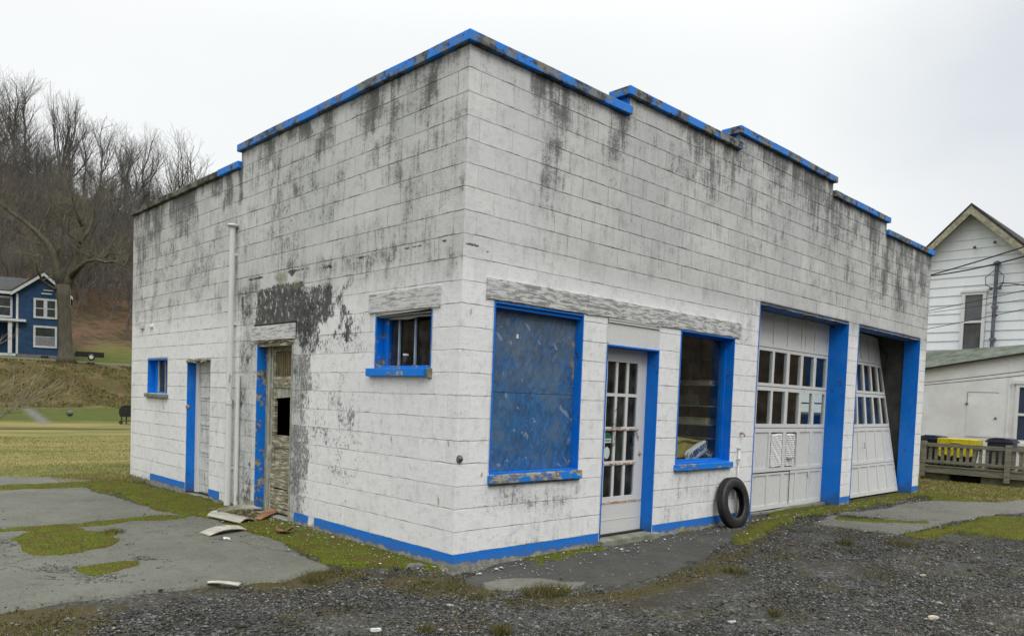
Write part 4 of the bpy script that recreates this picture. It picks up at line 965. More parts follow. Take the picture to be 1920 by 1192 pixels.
inb = (Xf > -.05) & (Xf < 12) & (Yf > -.05) & (Yf < 8.6); Zg[inb] = np.minimum(Zg[inb], -.03)
I = np.arange(nr*na).reshape(nr, na); J = np.roll(I, -1, 1)
F_ = np.stack([I[:-1].ravel(), J[:-1].ravel(), J[1:].ravel(), I[1:].ravel()], 1)
def ground_mat():
    m, nt, b = newmat('ground_surface'); P = obj_co(nt); x, y, z = nt.xyz(P)
    g, br, hl, mo = attr(nt, 'reg'); bank, green, road, dark = attr(nt, 'reg2')
    V = nt.vec(x, y, 0.)
    # gravel: two sizes of stones with dark grit between
    v1 = nt.n('ShaderNodeTexVoronoi', {'Vector': V, 'Scale': 38.}); v2 = nt.n('ShaderNodeTexVoronoi', {'Vector': V, 'Scale': 85.})
    r1 = nt.xyz(v1.outputs[1])[0]; r2 = nt.xyz(v2.outputs[1])[1]
    gc = nt.ramp(r1, [(0, (.035, .034, .03)), (.45, (.07, .068, .062)), (.8, (.12, .118, .11)), (1, (.24, .24, .23))])
    gc2 = nt.ramp(r2, [(0, (.02, .02, .019)), (.6, (.06, .058, .055)), (1, (.16, .16, .155))])
    pat = nt.noise(V, 1.6, 5, .6)
    gc = nt.mix(nt.ss(nt.noise(V, 9., 3), .4, .6), gc, gc2)
    gc = nt.mix(nt.ss(pat, .42, .66, 0., .8), gc, (.045, .039, .028))
    olive = nt.noise(V, 2.6, 6, .7)
    gc = nt.mix(nt.m('MULTIPLY', nt.ss(olive, .48, .64), .65), gc, nt.mix(nt.ss(nt.noise(V, 24., 3), .4, .6), (.07, .062, .02), (.035, .04, .012)))
    # dead brown moss
    nb = nt.noise(V, 40., 5, .75)
    bc = nt.ramp(nb, [(.3, (.026, .022, .012)), (.5, (.068, .056, .024)), (.72, (.15, .125, .055))])
    bm_ = nt.ss(nt.m('MULTIPLY_ADD', nt.m('SUBTRACT', nt.noise(V, 9., 5, .7), .5), 1.6, br), .42, .7)
    gc = nt.mix(bm_, gc, bc)
    # moss underlay
    mc = nt.ramp(nb, [(.3, (.02, .024, .008)), (.5, (.07, .085, .012)), (.72, (.12, .14, .02))])
    gc = nt.mix(nt.ss(mo, .3, .6), gc, mc)
    # grass
    S2 = nt.n('ShaderNodeVectorRotate', {'Vector': V, 'Angle': .22}, rotation_type='Z_AXIS').outputs[0]
    n1 = nt.noise(nt.scl(S2, (.12, .45, 1)), 1.8, 5, .6); n2 = nt.noise(V, 16., 5, .8); n3 = nt.noise(V, 1.1, 4, .6)
    gr = nt.ramp(n1, [(.3, (.13, .145, .035)), (.45, (.23, .215, .065)), (.58, (.33, .255, .10)), (.75, (.24, .23, .07))])
    gr = nt.mix(nt.ss(n2, .35, .7, 0., .55), gr, (.06, .06, .018)); gr = nt.mix(nt.ss(n3, .5, .75, 0., .6), gr, (.13, .14, .03))
    gr = nt.mix(nt.m('MULTIPLY', green, nt.ss(n3, .1, .5)), gr, nt.mix(nt.ss(n2, .3, .7), (.085, .108, .012), (.045, .058, .008)))
    c = nt.mix(g, gc, gr)
    # overgrown bank
    nk = nt.noise(nt.scl(V, (1, 1, 1)), .55, 7, .75)
    kc = nt.ramp(nk, [(.28, (.035, .028, .012)), (.40, (.10, .062, .028)), (.50, (.075, .072, .020)), (.60, (.15, .105, .045)), (.76, (.10, .055, .025))])
    kc = nt.mix(nt.ss(nt.noise(V, 4.5, 5, .8), .45, .7, 0., .65), kc, (.035, .03, .012))
    c = nt.mix(bank, c, kc)
    # leaf litter on the hillside
    nh = nt.noise(V, .22, 8, .78)
    hc = nt.ramp(nt.m('MULTIPLY_ADD', nt.m('SUBTRACT', nt.noise(V, 1.6, 6, .8), .5), .7, nh), [(.3, (.028, .024, .012)), (.45, (.06, .045, .022)), (.58, (.13, .075, .042)), (.72, (.09, .085, .03))])
    c = nt.mix(hl, c, hc)
    c = nt.mix(road, c, (.15, .15, .135)); c = nt.mix(dark, c, (.045, .04, .025)); c = nt.mix(1., c, (.80, .80, .80), 'MULTIPLY')
    nt.put(b.inputs['Base Color'], c); b.inputs['Roughness'].default_value = .9; b.inputs['Specular IOR Level'].default_value = .15
    h = nt.m('ADD', nt.m('MULTIPLY', v1.outputs[0], 1.), nt.m('MULTIPLY', n2, .7))
    nt.put(b.inputs['Normal'], nt.bump(nt.m('MULTIPLY_ADD', nb, .6, h), .010, .8)); return m
s2_ = s_-.6*t_; s3_ = s_-.25*t_; nz1 = (fbm(Xf*.25, Yf*.25, 95, 4)-.5)
q_ = np.where(s_ < 45, (Xf+6.)*.35-(Yf+5.)*.94, 0)
bankw = sst(s2_+nz1*5, 55.5, 57)*(1-sst(s2_+nz1*3, 66.5, 68.5))
hillw = np.maximum(sst(s3_+nz1*9, 77, 84), sst(q_, 40, 50))
greenw = sst(s_-.12*t_+nz1*3, 33.5, 37)*(1-sst(s2_+nz1*4, 55, 57.5))+sst(s2_, 67, 69)*(1-hillw)*.9+.40*sst(fbm(Xf*.15, Yf*.4, 99, 3), .5, .7)*(s_ < 33)
darkl = 1.2*gs(s_-.15*t_+(fbm(Xf*.3, Yf*.3, 97, 2)-.5)*.6, 30.0, .42)*(s_ > 20)
pathp = poly_px([(42, 766), (58, 764), (96, 792), (78, 794)])
roadw = gs(s2_, 70.3, .9)+sst(sdf(Xf, Yf, pathp), -.2, .2)
ground = np_mesh('ground', np.stack([Xf, Yf, Zg], 1), F_, ground_mat(), None, True)
mossw = sst(moss, -.05, .05)*(s_ < 30); brw = sst(brown, -.25, .12)*(s_ < 30)
brw = np.maximum(brw, .38*sst(fbm(Xf*.9, Yf*.9, 98, 4), .48, .66)*(s_ < 30))
set_attr(ground.data, 'reg', np.stack([grass, brw, hillw, mossw], 1)); set_attr(ground.data, 'reg2', np.stack([bankw, np.clip(greenw, 0, 1), np.clip(roadw, 0, 1), np.clip(darkl, 0, 1)*.8], 1))
struct(ground)

# sheets laid on the ground with ragged edges
def patch(name, poly, res, h, edge, amp, mat, z0=0., rough=0., seed=1, nscale=3., parent=None, sub=None):
    P = np.array(poly); x0, y0 = P.min(0)-.3; x1, y1 = P.max(0)+.3
    xs = np.arange(x0, x1, res); ys = np.arange(y0, y1, res); Xg, Yg = np.meshgrid(xs, ys, indexing='ij')
    d = sdf(Xg, Yg, poly)+(fbm(Xg*nscale, Yg*nscale, seed, 5)-.5)*amp
    if sub is not None: d = np.minimum(d, sub(Xg, Yg))
    Zp = z0-.05+np.clip(d/edge+.5, 0, 1)*(h+.05)+(fbm(Xg*9, Yg*9, seed+5, 4)-.5)*rough+(fbm(Xg*.8, Yg*.8, 3, 2)-.5)*.004
    ok = (d > -edge*.8)
    cell = ok[:-1, :-1] | ok[1:, :-1] | ok[:-1, 1:] | ok[1:, 1:]
    I = np.arange(Xg.size).reshape(Xg.shape); ci, cj = np.nonzero(cell)
    f = np.stack([I[ci, cj], I[ci+1, cj], I[ci+1, cj+1], I[ci, cj+1]], 1); u, inv = np.unique(f, return_inverse=True); f = inv.reshape(f.shape)
    v = np.stack([Xg.ravel()[u], Yg.ravel()[u], Zp.ravel()[u]], 1)
    return np_mesh(name, v, f, mat, parent, True), v
def asphalt_mat(name, c1, c2):
    m, nt, b = newmat(name); P = obj_co(nt); x, y, z = nt.xyz(P); V = nt.vec(x, y, 0.)
    ag = nt.vor(V, 130., out=1); a0 = nt.xyz(ag)[0]; n1 = nt.noise(V, 1.2, 6, .65); n2 = nt.noise(V, 14., 5, .7)
    c = nt.mix(nt.ss(n1, .3, .7), c1, c2); n4 = nt.noise(V, 4.5, 6, .75); c = nt.mix(nt.ss(n4, .50, .66, 0., .45), c, tuple(k*.55 for k in c1)); c = nt.mix(nt.ss(nt.noise(V, .8, 5, .7), .55, .7, 0., .5), c, tuple(k*1.25 for k in c2))
    c = nt.mix(nt.m('MULTIPLY', a0, .45), c, tuple(k*1.75 for k in c2)); c = nt.mix(nt.ss(n2, .52, .78, 0., .55), c, tuple(k*.35 for k in c1))
    cr = nt.vor(nt.vec(nt.m('MULTIPLY_ADD', nt.noise(V, 2.5, 4), .5, x), nt.m('MULTIPLY_ADD', nt.noise(V, 3., 4), .5, y), 0.), .9, 'DISTANCE_TO_EDGE')
    crm = nt.m('SUBTRACT', 1., nt.ss(cr, .002, .011)); crm = nt.m('MULTIPLY', crm, nt.ss(nt.noise(V, 1.5, 2), .52, .65))
    c = nt.mix(nt.m('MULTIPLY', crm, .75), c, (.02, .02, .016))
    nt.put(b.inputs['Base Color'], c); b.inputs['Roughness'].default_value = .85; b.inputs['Specular IOR Level'].default_value = .2
    nt.put(b.inputs['Normal'], nt.bump(nt.m('MULTIPLY_ADD', a0, .5, nt.m('MULTIPLY_ADD', crm, -1., nt.m('MULTIPLY', n2, .6))), .006, .8)); return m
M_asph = asphalt_mat('old_grey_asphalt', (.078, .080, .065), (.118, .119, .099)); M_asph_dark = asphalt_mat('damp_dark_asphalt', (.034, .034, .030), (.060, .059, .052))
M_asph2 = asphalt_mat('worn_right_slab', (.082, .082, .07), (.13, .128, .11))
for nm, pl, mt, am in (('asphalt_pavement', ASPH_L, M_asph, .24), ('far_pavement', ASPH_FAR, M_asph, .2), ('front_pavement', ASPH_FRONT, M_asph_dark, .25), ('driveway_slab', ASPH_R1, M_asph2, .2), ('driveway_slab', ASPH_R2, M_asph2, .2)):
    o, _ = patch(nm, pl, .03 if nm != 'far_pavement' else .08, .008, .03, am, mt, seed=len(nm)); struct(o)
o, _ = patch('front_pavement', poly_px([(905, 1095), (940, 1087), (1020, 1083), (1050, 1090), (1105, 1090), (1100, 1100), (1000, 1103), (920, 1101)]), .02, .012, .02, .12, M_asph2, seed=4); struct(o)
def moss_mat():
    m, nt, b = newmat('moss'); P = obj_co(nt); n = nt.noise(P, 60., 4, .75); g = nt.noise(P, 4., 5, .6)
    c = nt.ramp(n, [(.3, (.026, .030, .006)), (.5, (.080, .098, .010)), (.7, (.155, .178, .022))]); c2 = nt.ramp(n, [(.3, (.035, .026, .010)), (.55, (.10, .085, .02)), (.75, (.17, .14, .04))])
    nt.put(b.inputs['Base Color'], nt.mix(nt.ss(g, .42, .60), c, c2)); b.inputs['Roughness'].default_value = .95; b.inputs['Specular IOR Level'].default_value = .1
    nt.put(b.inputs['Normal'], nt.bump(n, .012, 1.)); return m
M_moss = moss_mat(); mosspts = []
for k, (nm, pl) in enumerate(MOSS.items()):
    amp = .35 if nm in ('wall', 'doors', 'frontwall', 'right', 'tyrefoot', 'lawn_edge') else .16
    o, v = patch('moss', pl, .025, .022, .10, amp, M_moss, z0=.0, rough=.018, seed=40+k, nscale=4.); stuff(o)
    mosspts.append(v[v[:, 2] > .006])
mosspts = np.vstack(mosspts)

# grass blades: one triangle each
def blades(name, pts, hgt, wid, mat, lean=.5):
    n = len(pts); a = rng.uniform(0, 2*math.pi, n); h = hgt*rng.uniform(.5, 1.3, n); w = wid*rng.uniform(.7, 1.3, n)
    lx, ly = np.cos(a)*w, np.sin(a)*w; b_ = rng.uniform(0, 2*math.pi, n); l = h*lean*rng.uniform(0, 1.2, n)
    v = np.empty((n, 3, 3)); v[:, 0] = pts+np.stack([lx, ly, 0*lx], 1); v[:, 1] = pts-np.stack([lx, ly, 0*lx], 1)
    v[:, 2] = pts+np.stack([np.cos(b_)*l, np.sin(b_)*l, h], 1)
    return stuff(np_mesh(name, v.reshape(-1, 3), np.arange(3*n).reshape(n, 3), mat, None))
def blade_mat(name, stops):
    m, nt, b = newmat(name); r = nt.n('ShaderNodeNewGeometry').outputs['Random Per Island']; P = obj_co(nt)
    v = nt.m('MULTIPLY_ADD', nt.m('SUBTRACT', nt.noise(P, .7, 3), .5), .9, r)
    nt.put(b.inputs['Base Color'], nt.mix(1., nt.ramp(v, stops), (1., 1., 1.) if 'chip' in name else (.82, .82, .82), 'MULTIPLY')); b.inputs['Roughness'].default_value = .8; b.inputs['Specular IOR Level'].default_value = .1; return m
M_mossblade = blade_mat('moss_blades', [(0, (.03, .038, .008)), (.4, (.09, .112, .012)), (.75, (.165, .195, .025)), (1, (.20, .17, .06))])
M_straw = blade_mat('straw_blades', [(0, (.045, .038, .018)), (.35, (.11, .092, .036)), (.6, (.10, .105, .03)), (.85, (.22, .185, .08)), (1, (.09, .10, .03))])
M_lawn = blade_mat('lawn_blades', [(0, (.09, .10, .028)), (.35, (.19, .195, .055)), (.65, (.30, .26, .10)), (1, (.40, .34, .16))])
def scatter_poly(x0, x1, y0, y1, n, cond):
    x = rng.uniform(x0, x1, n); y = rng.uniform(y0, y1, n); k = cond(x, y); return x[k], y[k]
k = rng.choice(len(mosspts), 30000); jp = mosspts[k]+np.c_[rng.uniform(-.02, .02, (30000, 2)), np.full(30000, -.004)]
blades('moss_tufts', jp, .016, .003, M_mossblade, .8)
def fringe(x, y):
    m_ = regions(x, y)[1]; return (m_ > -.30) & (m_ < .12) & (rng.uniform(0, 1, len(x)) < np.exp(-np.abs(m_)/.10)) & (fbm(x*4, y*4, 44, 4) > .46) & ~((x > -.03) & (y > -.03))
x, y = scatter_poly(-4, 12, -3, 8.2, 260000, fringe)
blades('moss_fringe', np.stack([x, y, np.full(len(x), .0)], 1), .015, .005, M_mossblade, .9)
def clump_pts(cx, cy, r, n): a = rng.uniform(0, 6.283, n); q = r*np.sqrt(rng.uniform(0, 1, n)); return np.stack([cx+q*np.cos(a), cy+q*np.sin(a), np.full(n, -.012)], 1)
bp = []
for pl in BROWN.values():
    P = np.array(pl); x, y = scatter_poly(P[:, 0].min()-.3, P[:, 0].max()+.3, P[:, 1].min()-.3, P[:, 1].max()+.3, 9000, lambda x, y: (sdf(x, y, pl)+(fbm(x*2, y*2, 5, 4)-.5)*.7 > 0) & (fbm(x*5, y*5, 15, 3) > .52))
    bp.append(np.stack([x, y, np.full(len(x), -.012)], 1))
x, y = scatter_poly(-4, 13, -6, 1.2, 90000, lambda x, y: (fbm(x*2.2, y*2.2, 25, 4) > .565) & (np.hypot(x-CAM[0], y-CAM[1]) > 3.5) & (y < np.where(x > -.2, -.15, 2)))
bp.append(np.stack([x, y, np.full(len(x), -.012)], 1))
blades('dead_grass', np.vstack(bp), .022, .0035, M_straw, 1.0)
for u, v, r_, n in ((940, 1183, .07, 260), (1035, 1106, .16, 500), (1010, 1112, .14, 300), (1380, 1070, .12, 260), (1585, 1018, .10, 200), (210, 1000, .12, 400), (1450, 1150, .05, 80), (585, 1085, .10, 200), (800, 1180, .06, 120), (1690, 1020, .2, 300)):
    q = clump_pts(*gp(u, v), r_, n); blades('grass_tuft', q, .065, .0028, M_straw, 1.1)
x, y = scatter_poly(-8, 6, 7.6, 20, 80000, lambda x, y: (regions(x, y)[3] > .5) & (np.abs(x-(-2)) < 9))
blades('lawn_grass', np.stack([x, y, zt(x, y)-.02], 1), .026, .006, M_lawn, 1.8)
x, y = scatter_poly(11.9, 17, -3.6, 2.5, 60000, lambda x, y: (regions(x, y)[3] > .4) & (x < 15.25))
blades('lawn_grass', np.stack([x, y, zt(x, y)-.02], 1), .045, .006, M_lawn, 1.2)
x, y = scatter_poly(-1.2, .0, 7.2, 9.4, 9000, lambda x, y: regions(x, y)[3] > .2)
blades('lawn_grass', np.stack([x, y, np.full(len(x), -.015)], 1), .04, .004, M_lawn, 1.)

M_weed = blade_mat('bank_weeds', [(0, (.045, .034, .016)), (.35, (.12, .08, .035)), (.55, (.11, .125, .03)), (.72, (.15, .16, .04)), (.88, (.21, .16, .07)), (1, (.15, .085, .03))])
n_w = 26000; tt = rng.uniform(-12, 16, n_w); sss = 56+.6*tt+rng.uniform(0, 12, n_w); x = CAM[0]+sdx*sss+sdy*tt; y = CAM[1]+sdy*sss-sdx*tt; kk = fbm(x*.8, y*.8, 66, 4) > .45; x, y = x[kk], y[kk]
blades('bank_weeds', np.stack([x, y, zt(x, y)-.03], 1), .13, .03, M_weed, 1.8)
# gravel stones: flattened irregular octahedra
def stones(name, x, y, size, mat, z=None, flat=.42):
    n = len(x); base = np.array([(1, 0, 0), (.3, .9, .1), (-.8, .5, 0), (-.7, -.6, .1), (.4, -.9, 0), (0, 0, 1), (0, 0, -1)], float)
    fc = np.array([(0, 1, 5), (1, 2, 5), (2, 3, 5), (3, 4, 5), (4, 0, 5), (1, 0, 6), (2, 1, 6), (3, 2, 6), (4, 3, 6), (0, 4, 6)])
    v = base[None]*(1+rng.uniform(-.35, .35, (n, 7, 1))); sc = np.stack([size*rng.uniform(.8, 1.5, n), size*rng.uniform(.55, 1., n), size*flat*rng.uniform(.5, 1.3, n)], 1)
    v = v*sc[:, None, :]
    tx = rng.normal(0, .35, n); a = rng.uniform(0, 6.283, n)
    y1 = v[..., 1]*np.cos(tx)[:, None]-v[..., 2]*np.sin(tx)[:, None]; z1 = v[..., 1]*np.sin(tx)[:, None]+v[..., 2]*np.cos(tx)[:, None]
    x2 = v[..., 0]*np.cos(a)[:, None]-y1*np.sin(a)[:, None]; y2 = v[..., 0]*np.sin(a)[:, None]+y1*np.cos(a)[:, None]
    zz = (np.full(n, -.012) if z is None else z)
    V = np.stack([x2+x[:, None], y2+y[:, None], z1+zz[:, None]], 2).reshape(-1, 3)
    F = (fc[None]+7*np.arange(n)[:, None, None]).reshape(-1, 3)
    return stuff(np_mesh(name, V, F, mat, None))
M_stone = blade_mat('gravel_stones', [(0, (.030, .030, .028)), (.35, (.070, .070, .067)), (.62, (.11, .11, .105)), (.88, (.17, .171, .165)), (.97, (.32, .32, .31)), (1, (.14, .10, .07))])
def grav_ok(x, y):
    asph, moss, brown, grass, s, t = regions(x, y); r = np.hypot(x-CAM[0], y-CAM[1])
    f = (asph < -.0) & (grass < .3) & ~((x > -.03) & (y > -.03) & (x < 12)) & (y < np.where(x < 0, 1.5, 9))
    dens = sst(fbm(x*.9, y*1.5, 31, 5), .34, .60)*(1-.85*sst(moss, -.1, .05))*(1-.75*sst(brown, -.1, .15))
    # along the walls the gravel gives way to dirt
    return f & (rng.uniform(0, 1, len(x)) < dens*np.clip(6.5/r, .15, 1.))
x, y = scatter_poly(-4.3, 13.5, -5.2, 1.4, 430000, grav_ok)
rr_ = np.hypot(x-CAM[0], y-CAM[1])
stones('gravel', x, y, np.clip(rng.lognormal(-5.1, .48, len(x)), .003, .028)*(1+.035*rr_), M_stone)
rub = [poly_px([(0, 1040), (60, 1055), (130, 1090), (240, 1092), (300, 1060), (270, 1045), (200, 1060), (150, 1052), (60, 1046)]), poly_px([(235, 1040), (225, 1020), (240, 1010), (250, 1025)]), poly_px([(-20, 1012), (25, 1008), (40, 1036), (10, 1040)])]
x, y = scatter_poly(-3.6, -1.2, 1., 3.6, 26000, lambda x, y: (np.maximum.reduce([sdf(x, y, p) for p in rub])+(fbm(x*3, y*3, 37, 4)-.5)*.7 > .02) & (fbm(x*4, y*4, 38, 3) > .42) & (np.maximum.reduce([sdf(x, y, MOSS[k]) for k in ('big', 'small')]) < .02))
stones('rubble_grit', x, y, np.clip(rng.lognormal(-5.0, .45, len(x)), .003, .02), M_stone, np.full(len(x), .008))
def edge_ok(x, y):
    a_ = regions(x, y)[0]; m_ = regions(x, y)[1]; p = np.where(a_ > 0, np.exp(-a_/.10), 0)+np.where((np.abs(m_) < .25), .35*np.exp(-np.abs(m_)/.1), 0)
    return (rng.uniform(0, 1, len(x)) < p*sst(fbm(x*2.5, y*2.5, 39, 3), .35, .6)) & ~((x > -.03) & (y > -.03))
x, y = scatter_poly(-4.2, 12, -2.6, 8, 130000, edge_ok)
stones('edge_grit', x, y, np.clip(rng.lognormal(-5.1, .45, len(x)), .003, .018), M_stone, np.full(len(x), .006))
# sparser grit lying on slabs and on the moss
M_chip = blade_mat('paint_chips', [(0, (.30, .30, .28)), (.5, (.5, .5, .48)), (.93, (.62, .62, .6)), (1, (.02, .14, .5))])
x, y = scatter_poly(-3.6, 13, -3.2, 6, 9000, lambda x, y: (regions(x, y)[0] > 0) & (fbm(x*1.2, y*1.2, 36, 4) > .50) & (np.hypot(x-CAM[0], y-CAM[1]) > 4))
stones('grit', x, y, rng.lognormal(-5.2, .5, len(x)), M_stone, np.full(len(x), .011))
def near_wall(x, y):
    d1 = np.where((y > 0) & (y < 4.4), -x, 9); d2 = np.where((x > 0) & (x < 11), -y, 9); d = np.minimum(np.where(d1 < 0, 9, d1), np.where(d2 < 0, 9, d2))
    return (d < 1.3) & (rng.uniform(0, 1, len(x)) < np.exp(-d/.30))
x, y = scatter_poly(-1.5, 11, -1.5, 4.5, 32000, near_wall)
stones('paint_chips', x, y, np.clip(rng.lognormal(-5.0, .5, len(x)), .002, .022), M_chip, np.full(len(x), .027), .12)
# a few single stones that stand out
for k, (u, v, r_, c, lb) in enumerate(((1750, 1157, .075, (.48, .43, .33), 'flat tan stone alone on the gravel at the lower right'), (1731, 1078, .05, (.42, .42, .30), 'small yellowish stone on the gravel right of centre'), (705, 1180, .06, (.62, .63, .62), 'white stone chip near the grass tuft in the front gravel'), (1483, 1020, .05, (.20, .10, .06), 'small reddish brown stone on the gravel beyond the tyre'), (1372, 1165, .05, (.48, .48, .49), 'pale grey stone in the gravel below the tyre'), (780, 1062, .16, (.16, .155, .14), 'flat grey stone half sunk in moss by the corner of the garage'))):
    gx_, gy_ = gp(u, v); r_ *= .62; b = crumpled('stone', (gx_, gy_, .0), (r_, r_*.55, r_*.3), (Vector((.9, -.43, 0)), Vector((.43, .9, 0)), Vector((0, 0, 1))), None, 20+k, 10, .3)
    tag(b.build('stone', simple('stone_%d' % k, c, .9, .25, 30.), None, smooth=False), lb, 'stone')

# ------------------------------------------------------------------ debris boards beside the broken door
def board(name, pts, th, mat, label, cat='board', bend=0., zlift=.02, seg=8):
    A, B_, C_, D_ = [Vector((p[0], p[1], p[2])) for p in pts]     # A-B one end, C-D other end: A->D and B->C are the long sides
    b = MB(); vs = []; fs = []
    for i in range(seg+1):
        k = i/seg; up = Vector((0, 0, bend*4*k*(1-k)+.004*math.sin(5*k)))
        p = A.lerp(D_, k)+up; q = B_.lerp(C_, k)+up
        vs += [p, q, q+Vector((0, 0, th)), p+Vector((0, 0, th))]
        if i: o = 4*(i-1); fs += [(o+j, o+(j+1) % 4, o+4+(j+1) % 4, o+4+j) for j in range(4)]
    fs += [(0, 1, 2, 3), (4*seg, 4*seg+3, 4*seg+2, 4*seg+1)]; b.add(vs, fs)
    return tag(b.build(name, mat, None), label, cat)
def g3(u, v, z=.02): p = gp(u, v, z); return (p[0], p[1], z)
board('loose_board', [g3(408, 962, .05), g3(407, 955, .10), g3(496, 946, .09), g3(490, 954, .05)], .012, M_ply, 'long pale board nearest the broken door, on top of the heap', bend=.02)
board('loose_board', [g3(388, 967, .02), g3(450, 981, .02), g3(478, 974, .03), g3(412, 959, .03)], .01, M_ply, 'wide pale board under the long one beside the broken door', bend=.03)
board('loose_board', [g3(374, 999, .012), g3(393, 1005, .012), g3(463, 992, .02), g3(447, 985, .04)], .008, M_ply, 'curled pale strip of board lying on the asphalt by the mossy edge', bend=.03)
board('brown_board', [g3(478, 973, .03), g3(490, 974, .03), g3(527, 957, .06), g3(506, 953, .09)], .012, M_brownboard, 'reddish brown board at the foot of the broken door', bend=.0)
board('loose_board', [g3(389, 1090, .012), g3(389, 1093, .012), g3(447, 1097, .012), g3(452, 1092, .012)], .006, M_ply, 'short pale slat lying alone at the front edge of the asphalt', bend=.004)
board('wood_scrap', [g3(418, 1008, .01), g3(420, 1011, .01), g3(432, 1010, .01), g3(430, 1007, .01)], .006, M_white_clean, 'tiny white scrap on the asphalt below the curled strip', 'scrap')
b = MB(); c0 = Vector((*gp(535, 1000), .03)); rgt = Vector((.73, -.68, 0))
vs = []; fs = []
for i in range(11):
    t = math.pi*(1+i/10); p = c0+rgt*math.cos(t)*.095+Vector((0, 0, .06+math.sin(t)*.06)); q = c0+rgt*math.cos(t)*.07+Vector((-.1, -.1, .045+math.sin(t)*.02)); vs += [p, q]
    if i: fs.append((2*i-2, 2*i, 2*i+1, 2*i-1))
b.add(vs, fs); o = b.build('curved_shard', M_brownboard, None); o.modifiers.new('solid', 'SOLIDIFY').thickness = .008; tag(o, 'curved brown shard of board lying on the moss near the wall', 'shard')
b = crumpled('litter', (*gp(515, 966), .05), (.05, .03, .03), (Vector((1, 0, 0)), Vector((0, 1, 0)), Vector((0, 0, 1))), None, 8, 8, .5); tag(b.build('paper_litter', simple('white_litter', (.6, .62, .66), .8, .1), None), 'small crumpled white paper by the brown board', 'litter')
# small rubble heap under the brown board
x, y = scatter_poly(-.55, .12, 3.0, 4.3, 900, lambda x, y: rng.uniform(0, 1, len(x)) < np.exp(-((x+.12)**2+(y-3.7)**2)/.08))
stones('rubble', x, y, rng.lognormal(-4.3, .5, len(x)), blade_mat('rubble_mix', [(0, (.06, .04, .025)), (.5, (.16, .10, .06)), (1, (.28, .24, .19))]), np.full(len(x), .02), .6)

# ------------------------------------------------------------------ right side: white house, lean-to, deck, bins, wires
def siding_mat():
    m, nt, b = newmat('clapboard_siding'); P = obj_co(nt); x, y, z = nt.xyz(P)
    n = nt.noise(nt.vec(x, y, nt.m('MULTIPLY', z, .4)), 3., 5, .6); c = nt.mix(nt.ss(n, .35, .7), (.74, .785, .80), (.82, .84, .85))
    nt.put(b.inputs['Base Color'], c); b.inputs['Roughness'].default_value = .6; return m
M_siding = siding_mat()
M_shingle = simple('dark_shingles', (.06, .055, .055), .9, .4, 12., .01); M_green_roof = simple('mossy_green_shingles', (.055, .075, .045), .95, .4, 3., .01, c2=(.16, .17, .15))
WH = thing('white_house', 'white clapboard house with steep gable standing behind the garage', 'house', (19.5, 1.2, 0))
HXp = 19.0; ymin, ymax, ypk, zpk, zev = -1.35, 3.75, 1.21, 7.05, 4.55
sl = (zpk-zev)/(ymax-ypk)
b = MB(); b.prism([(HXp+.03, ymin, -.1), (HXp+.03, ymax, -.1), (HXp+.03, ymax, zev), (HXp+.03, ypk, zpk), (HXp+.03, ymin, zpk-(ypk-ymin)*sl)], (7, 0, 0)); b.build('wall', M_siding, WH)
# clapboards: overlapping courses with a real lap
bm_ = MB(); bh = .245; z = 2.6
wy0, wy1, wz0, wz1 = .83, 1.36, 3.27, 4.86
while z < zpk-.1:
    ya, yb = ymin, ymax
    def lim(zz): return max(ymin, ypk-(zpk-zz)/sl), min(ymax, ypk+(zpk-zz)/sl)
    a0, b0 = lim(z); a1_, b1_ = lim(min(z+bh, zpk-.02))
    spans = [((a0, b0), (a1_, b1_))]
    if z+bh > wz0-.02 and z < wz1+.02: spans = [((a0, wy0-.02), (a1_, wy0-.02)), ((wy1+.02, b0), (wy1+.02, b1_))]
    for (p, q), (r_, s__) in spans:
        bm_.add([(HXp, p, z), (HXp, q, z), (HXp+.022, s__, z+bh), (HXp+.022, r_, z+bh), (HXp+.03, p, z), (HXp+.03, q, z)], [(0, 1, 2, 3), (0, 4, 5, 1)])
    z += bh
bm_.build('clapboards', M_siding, WH)
M_soffit = simple('cream_bargeboard', (.40, .38, .27), .7, .35, 10.)
b = MB()
for sg in (-1, 1):
    ye = ypk+sg*3.1; ze = zpk-3.1*sl
    n_v = Vector((0, sg*sl, 1)).normalized()
    p0 = Vector((HXp-.35, ypk, zpk+.04)); p1 = Vector((HXp-.35, ye, ze+.04))
    b.prism([p0, p1, p1+n_v*.06, p0+Vector((0, 0, .06/n_v.z))], (7.8, 0, 0))
rf = b.build('roof', M_shingle, WH)
b = MB()
for sg in (-1, 1):
    ye = ypk+sg*3.1; ze = zpk-3.1*sl; p0 = Vector((HXp-.37, ypk, zpk+.035)); p1 = Vector((HXp-.37, ye, ze+.035))
    b.prism([p0, p1, p1-Vector((0, 0, .17)), p0-Vector((0, 0, .20))], (.03, 0, 0))
    b.prism([p0+Vector((.03, 0, -.02)), p1+Vector((.03, 0, -.02)), p1+Vector((.03, 0, -.05)), p0+Vector((.03, 0, -.05))], (.34, 0, 0))
b.build('bargeboard', M_soffit, rf)
w = MB()
for (a, c, d_, e) in ((wy0-.02, wy0+.06, wz0, wz1), (wy1-.06, wy1+.02, wz0, wz1), (wy0+.06, wy1-.06, wz0, wz0+.07), (wy0+.06, wy1-.06, wz1-.07, wz1), (wy0+.06, wy1-.06, 4.04, 4.10)): w.box(HXp-.05, HXp+.03, a, c, d_, e)
w.box(HXp-.08, HXp, wy0-.06, wy1+.06, wz0-.05, wz0); w.box(HXp-.07, HXp, wy0-.05, wy1+.05, wz1, wz1+.06)
win = w.build('window', M_white_clean, WH)
b = MB(); b.box(HXp-.01, HXp-.006, wy0+.06, wy1-.06, wz0+.07, wz1-.07); b.build('glass_pane', simple('house_glass', (.10, .11, .11), .15, .2, 3., 0, spec=.6), win)
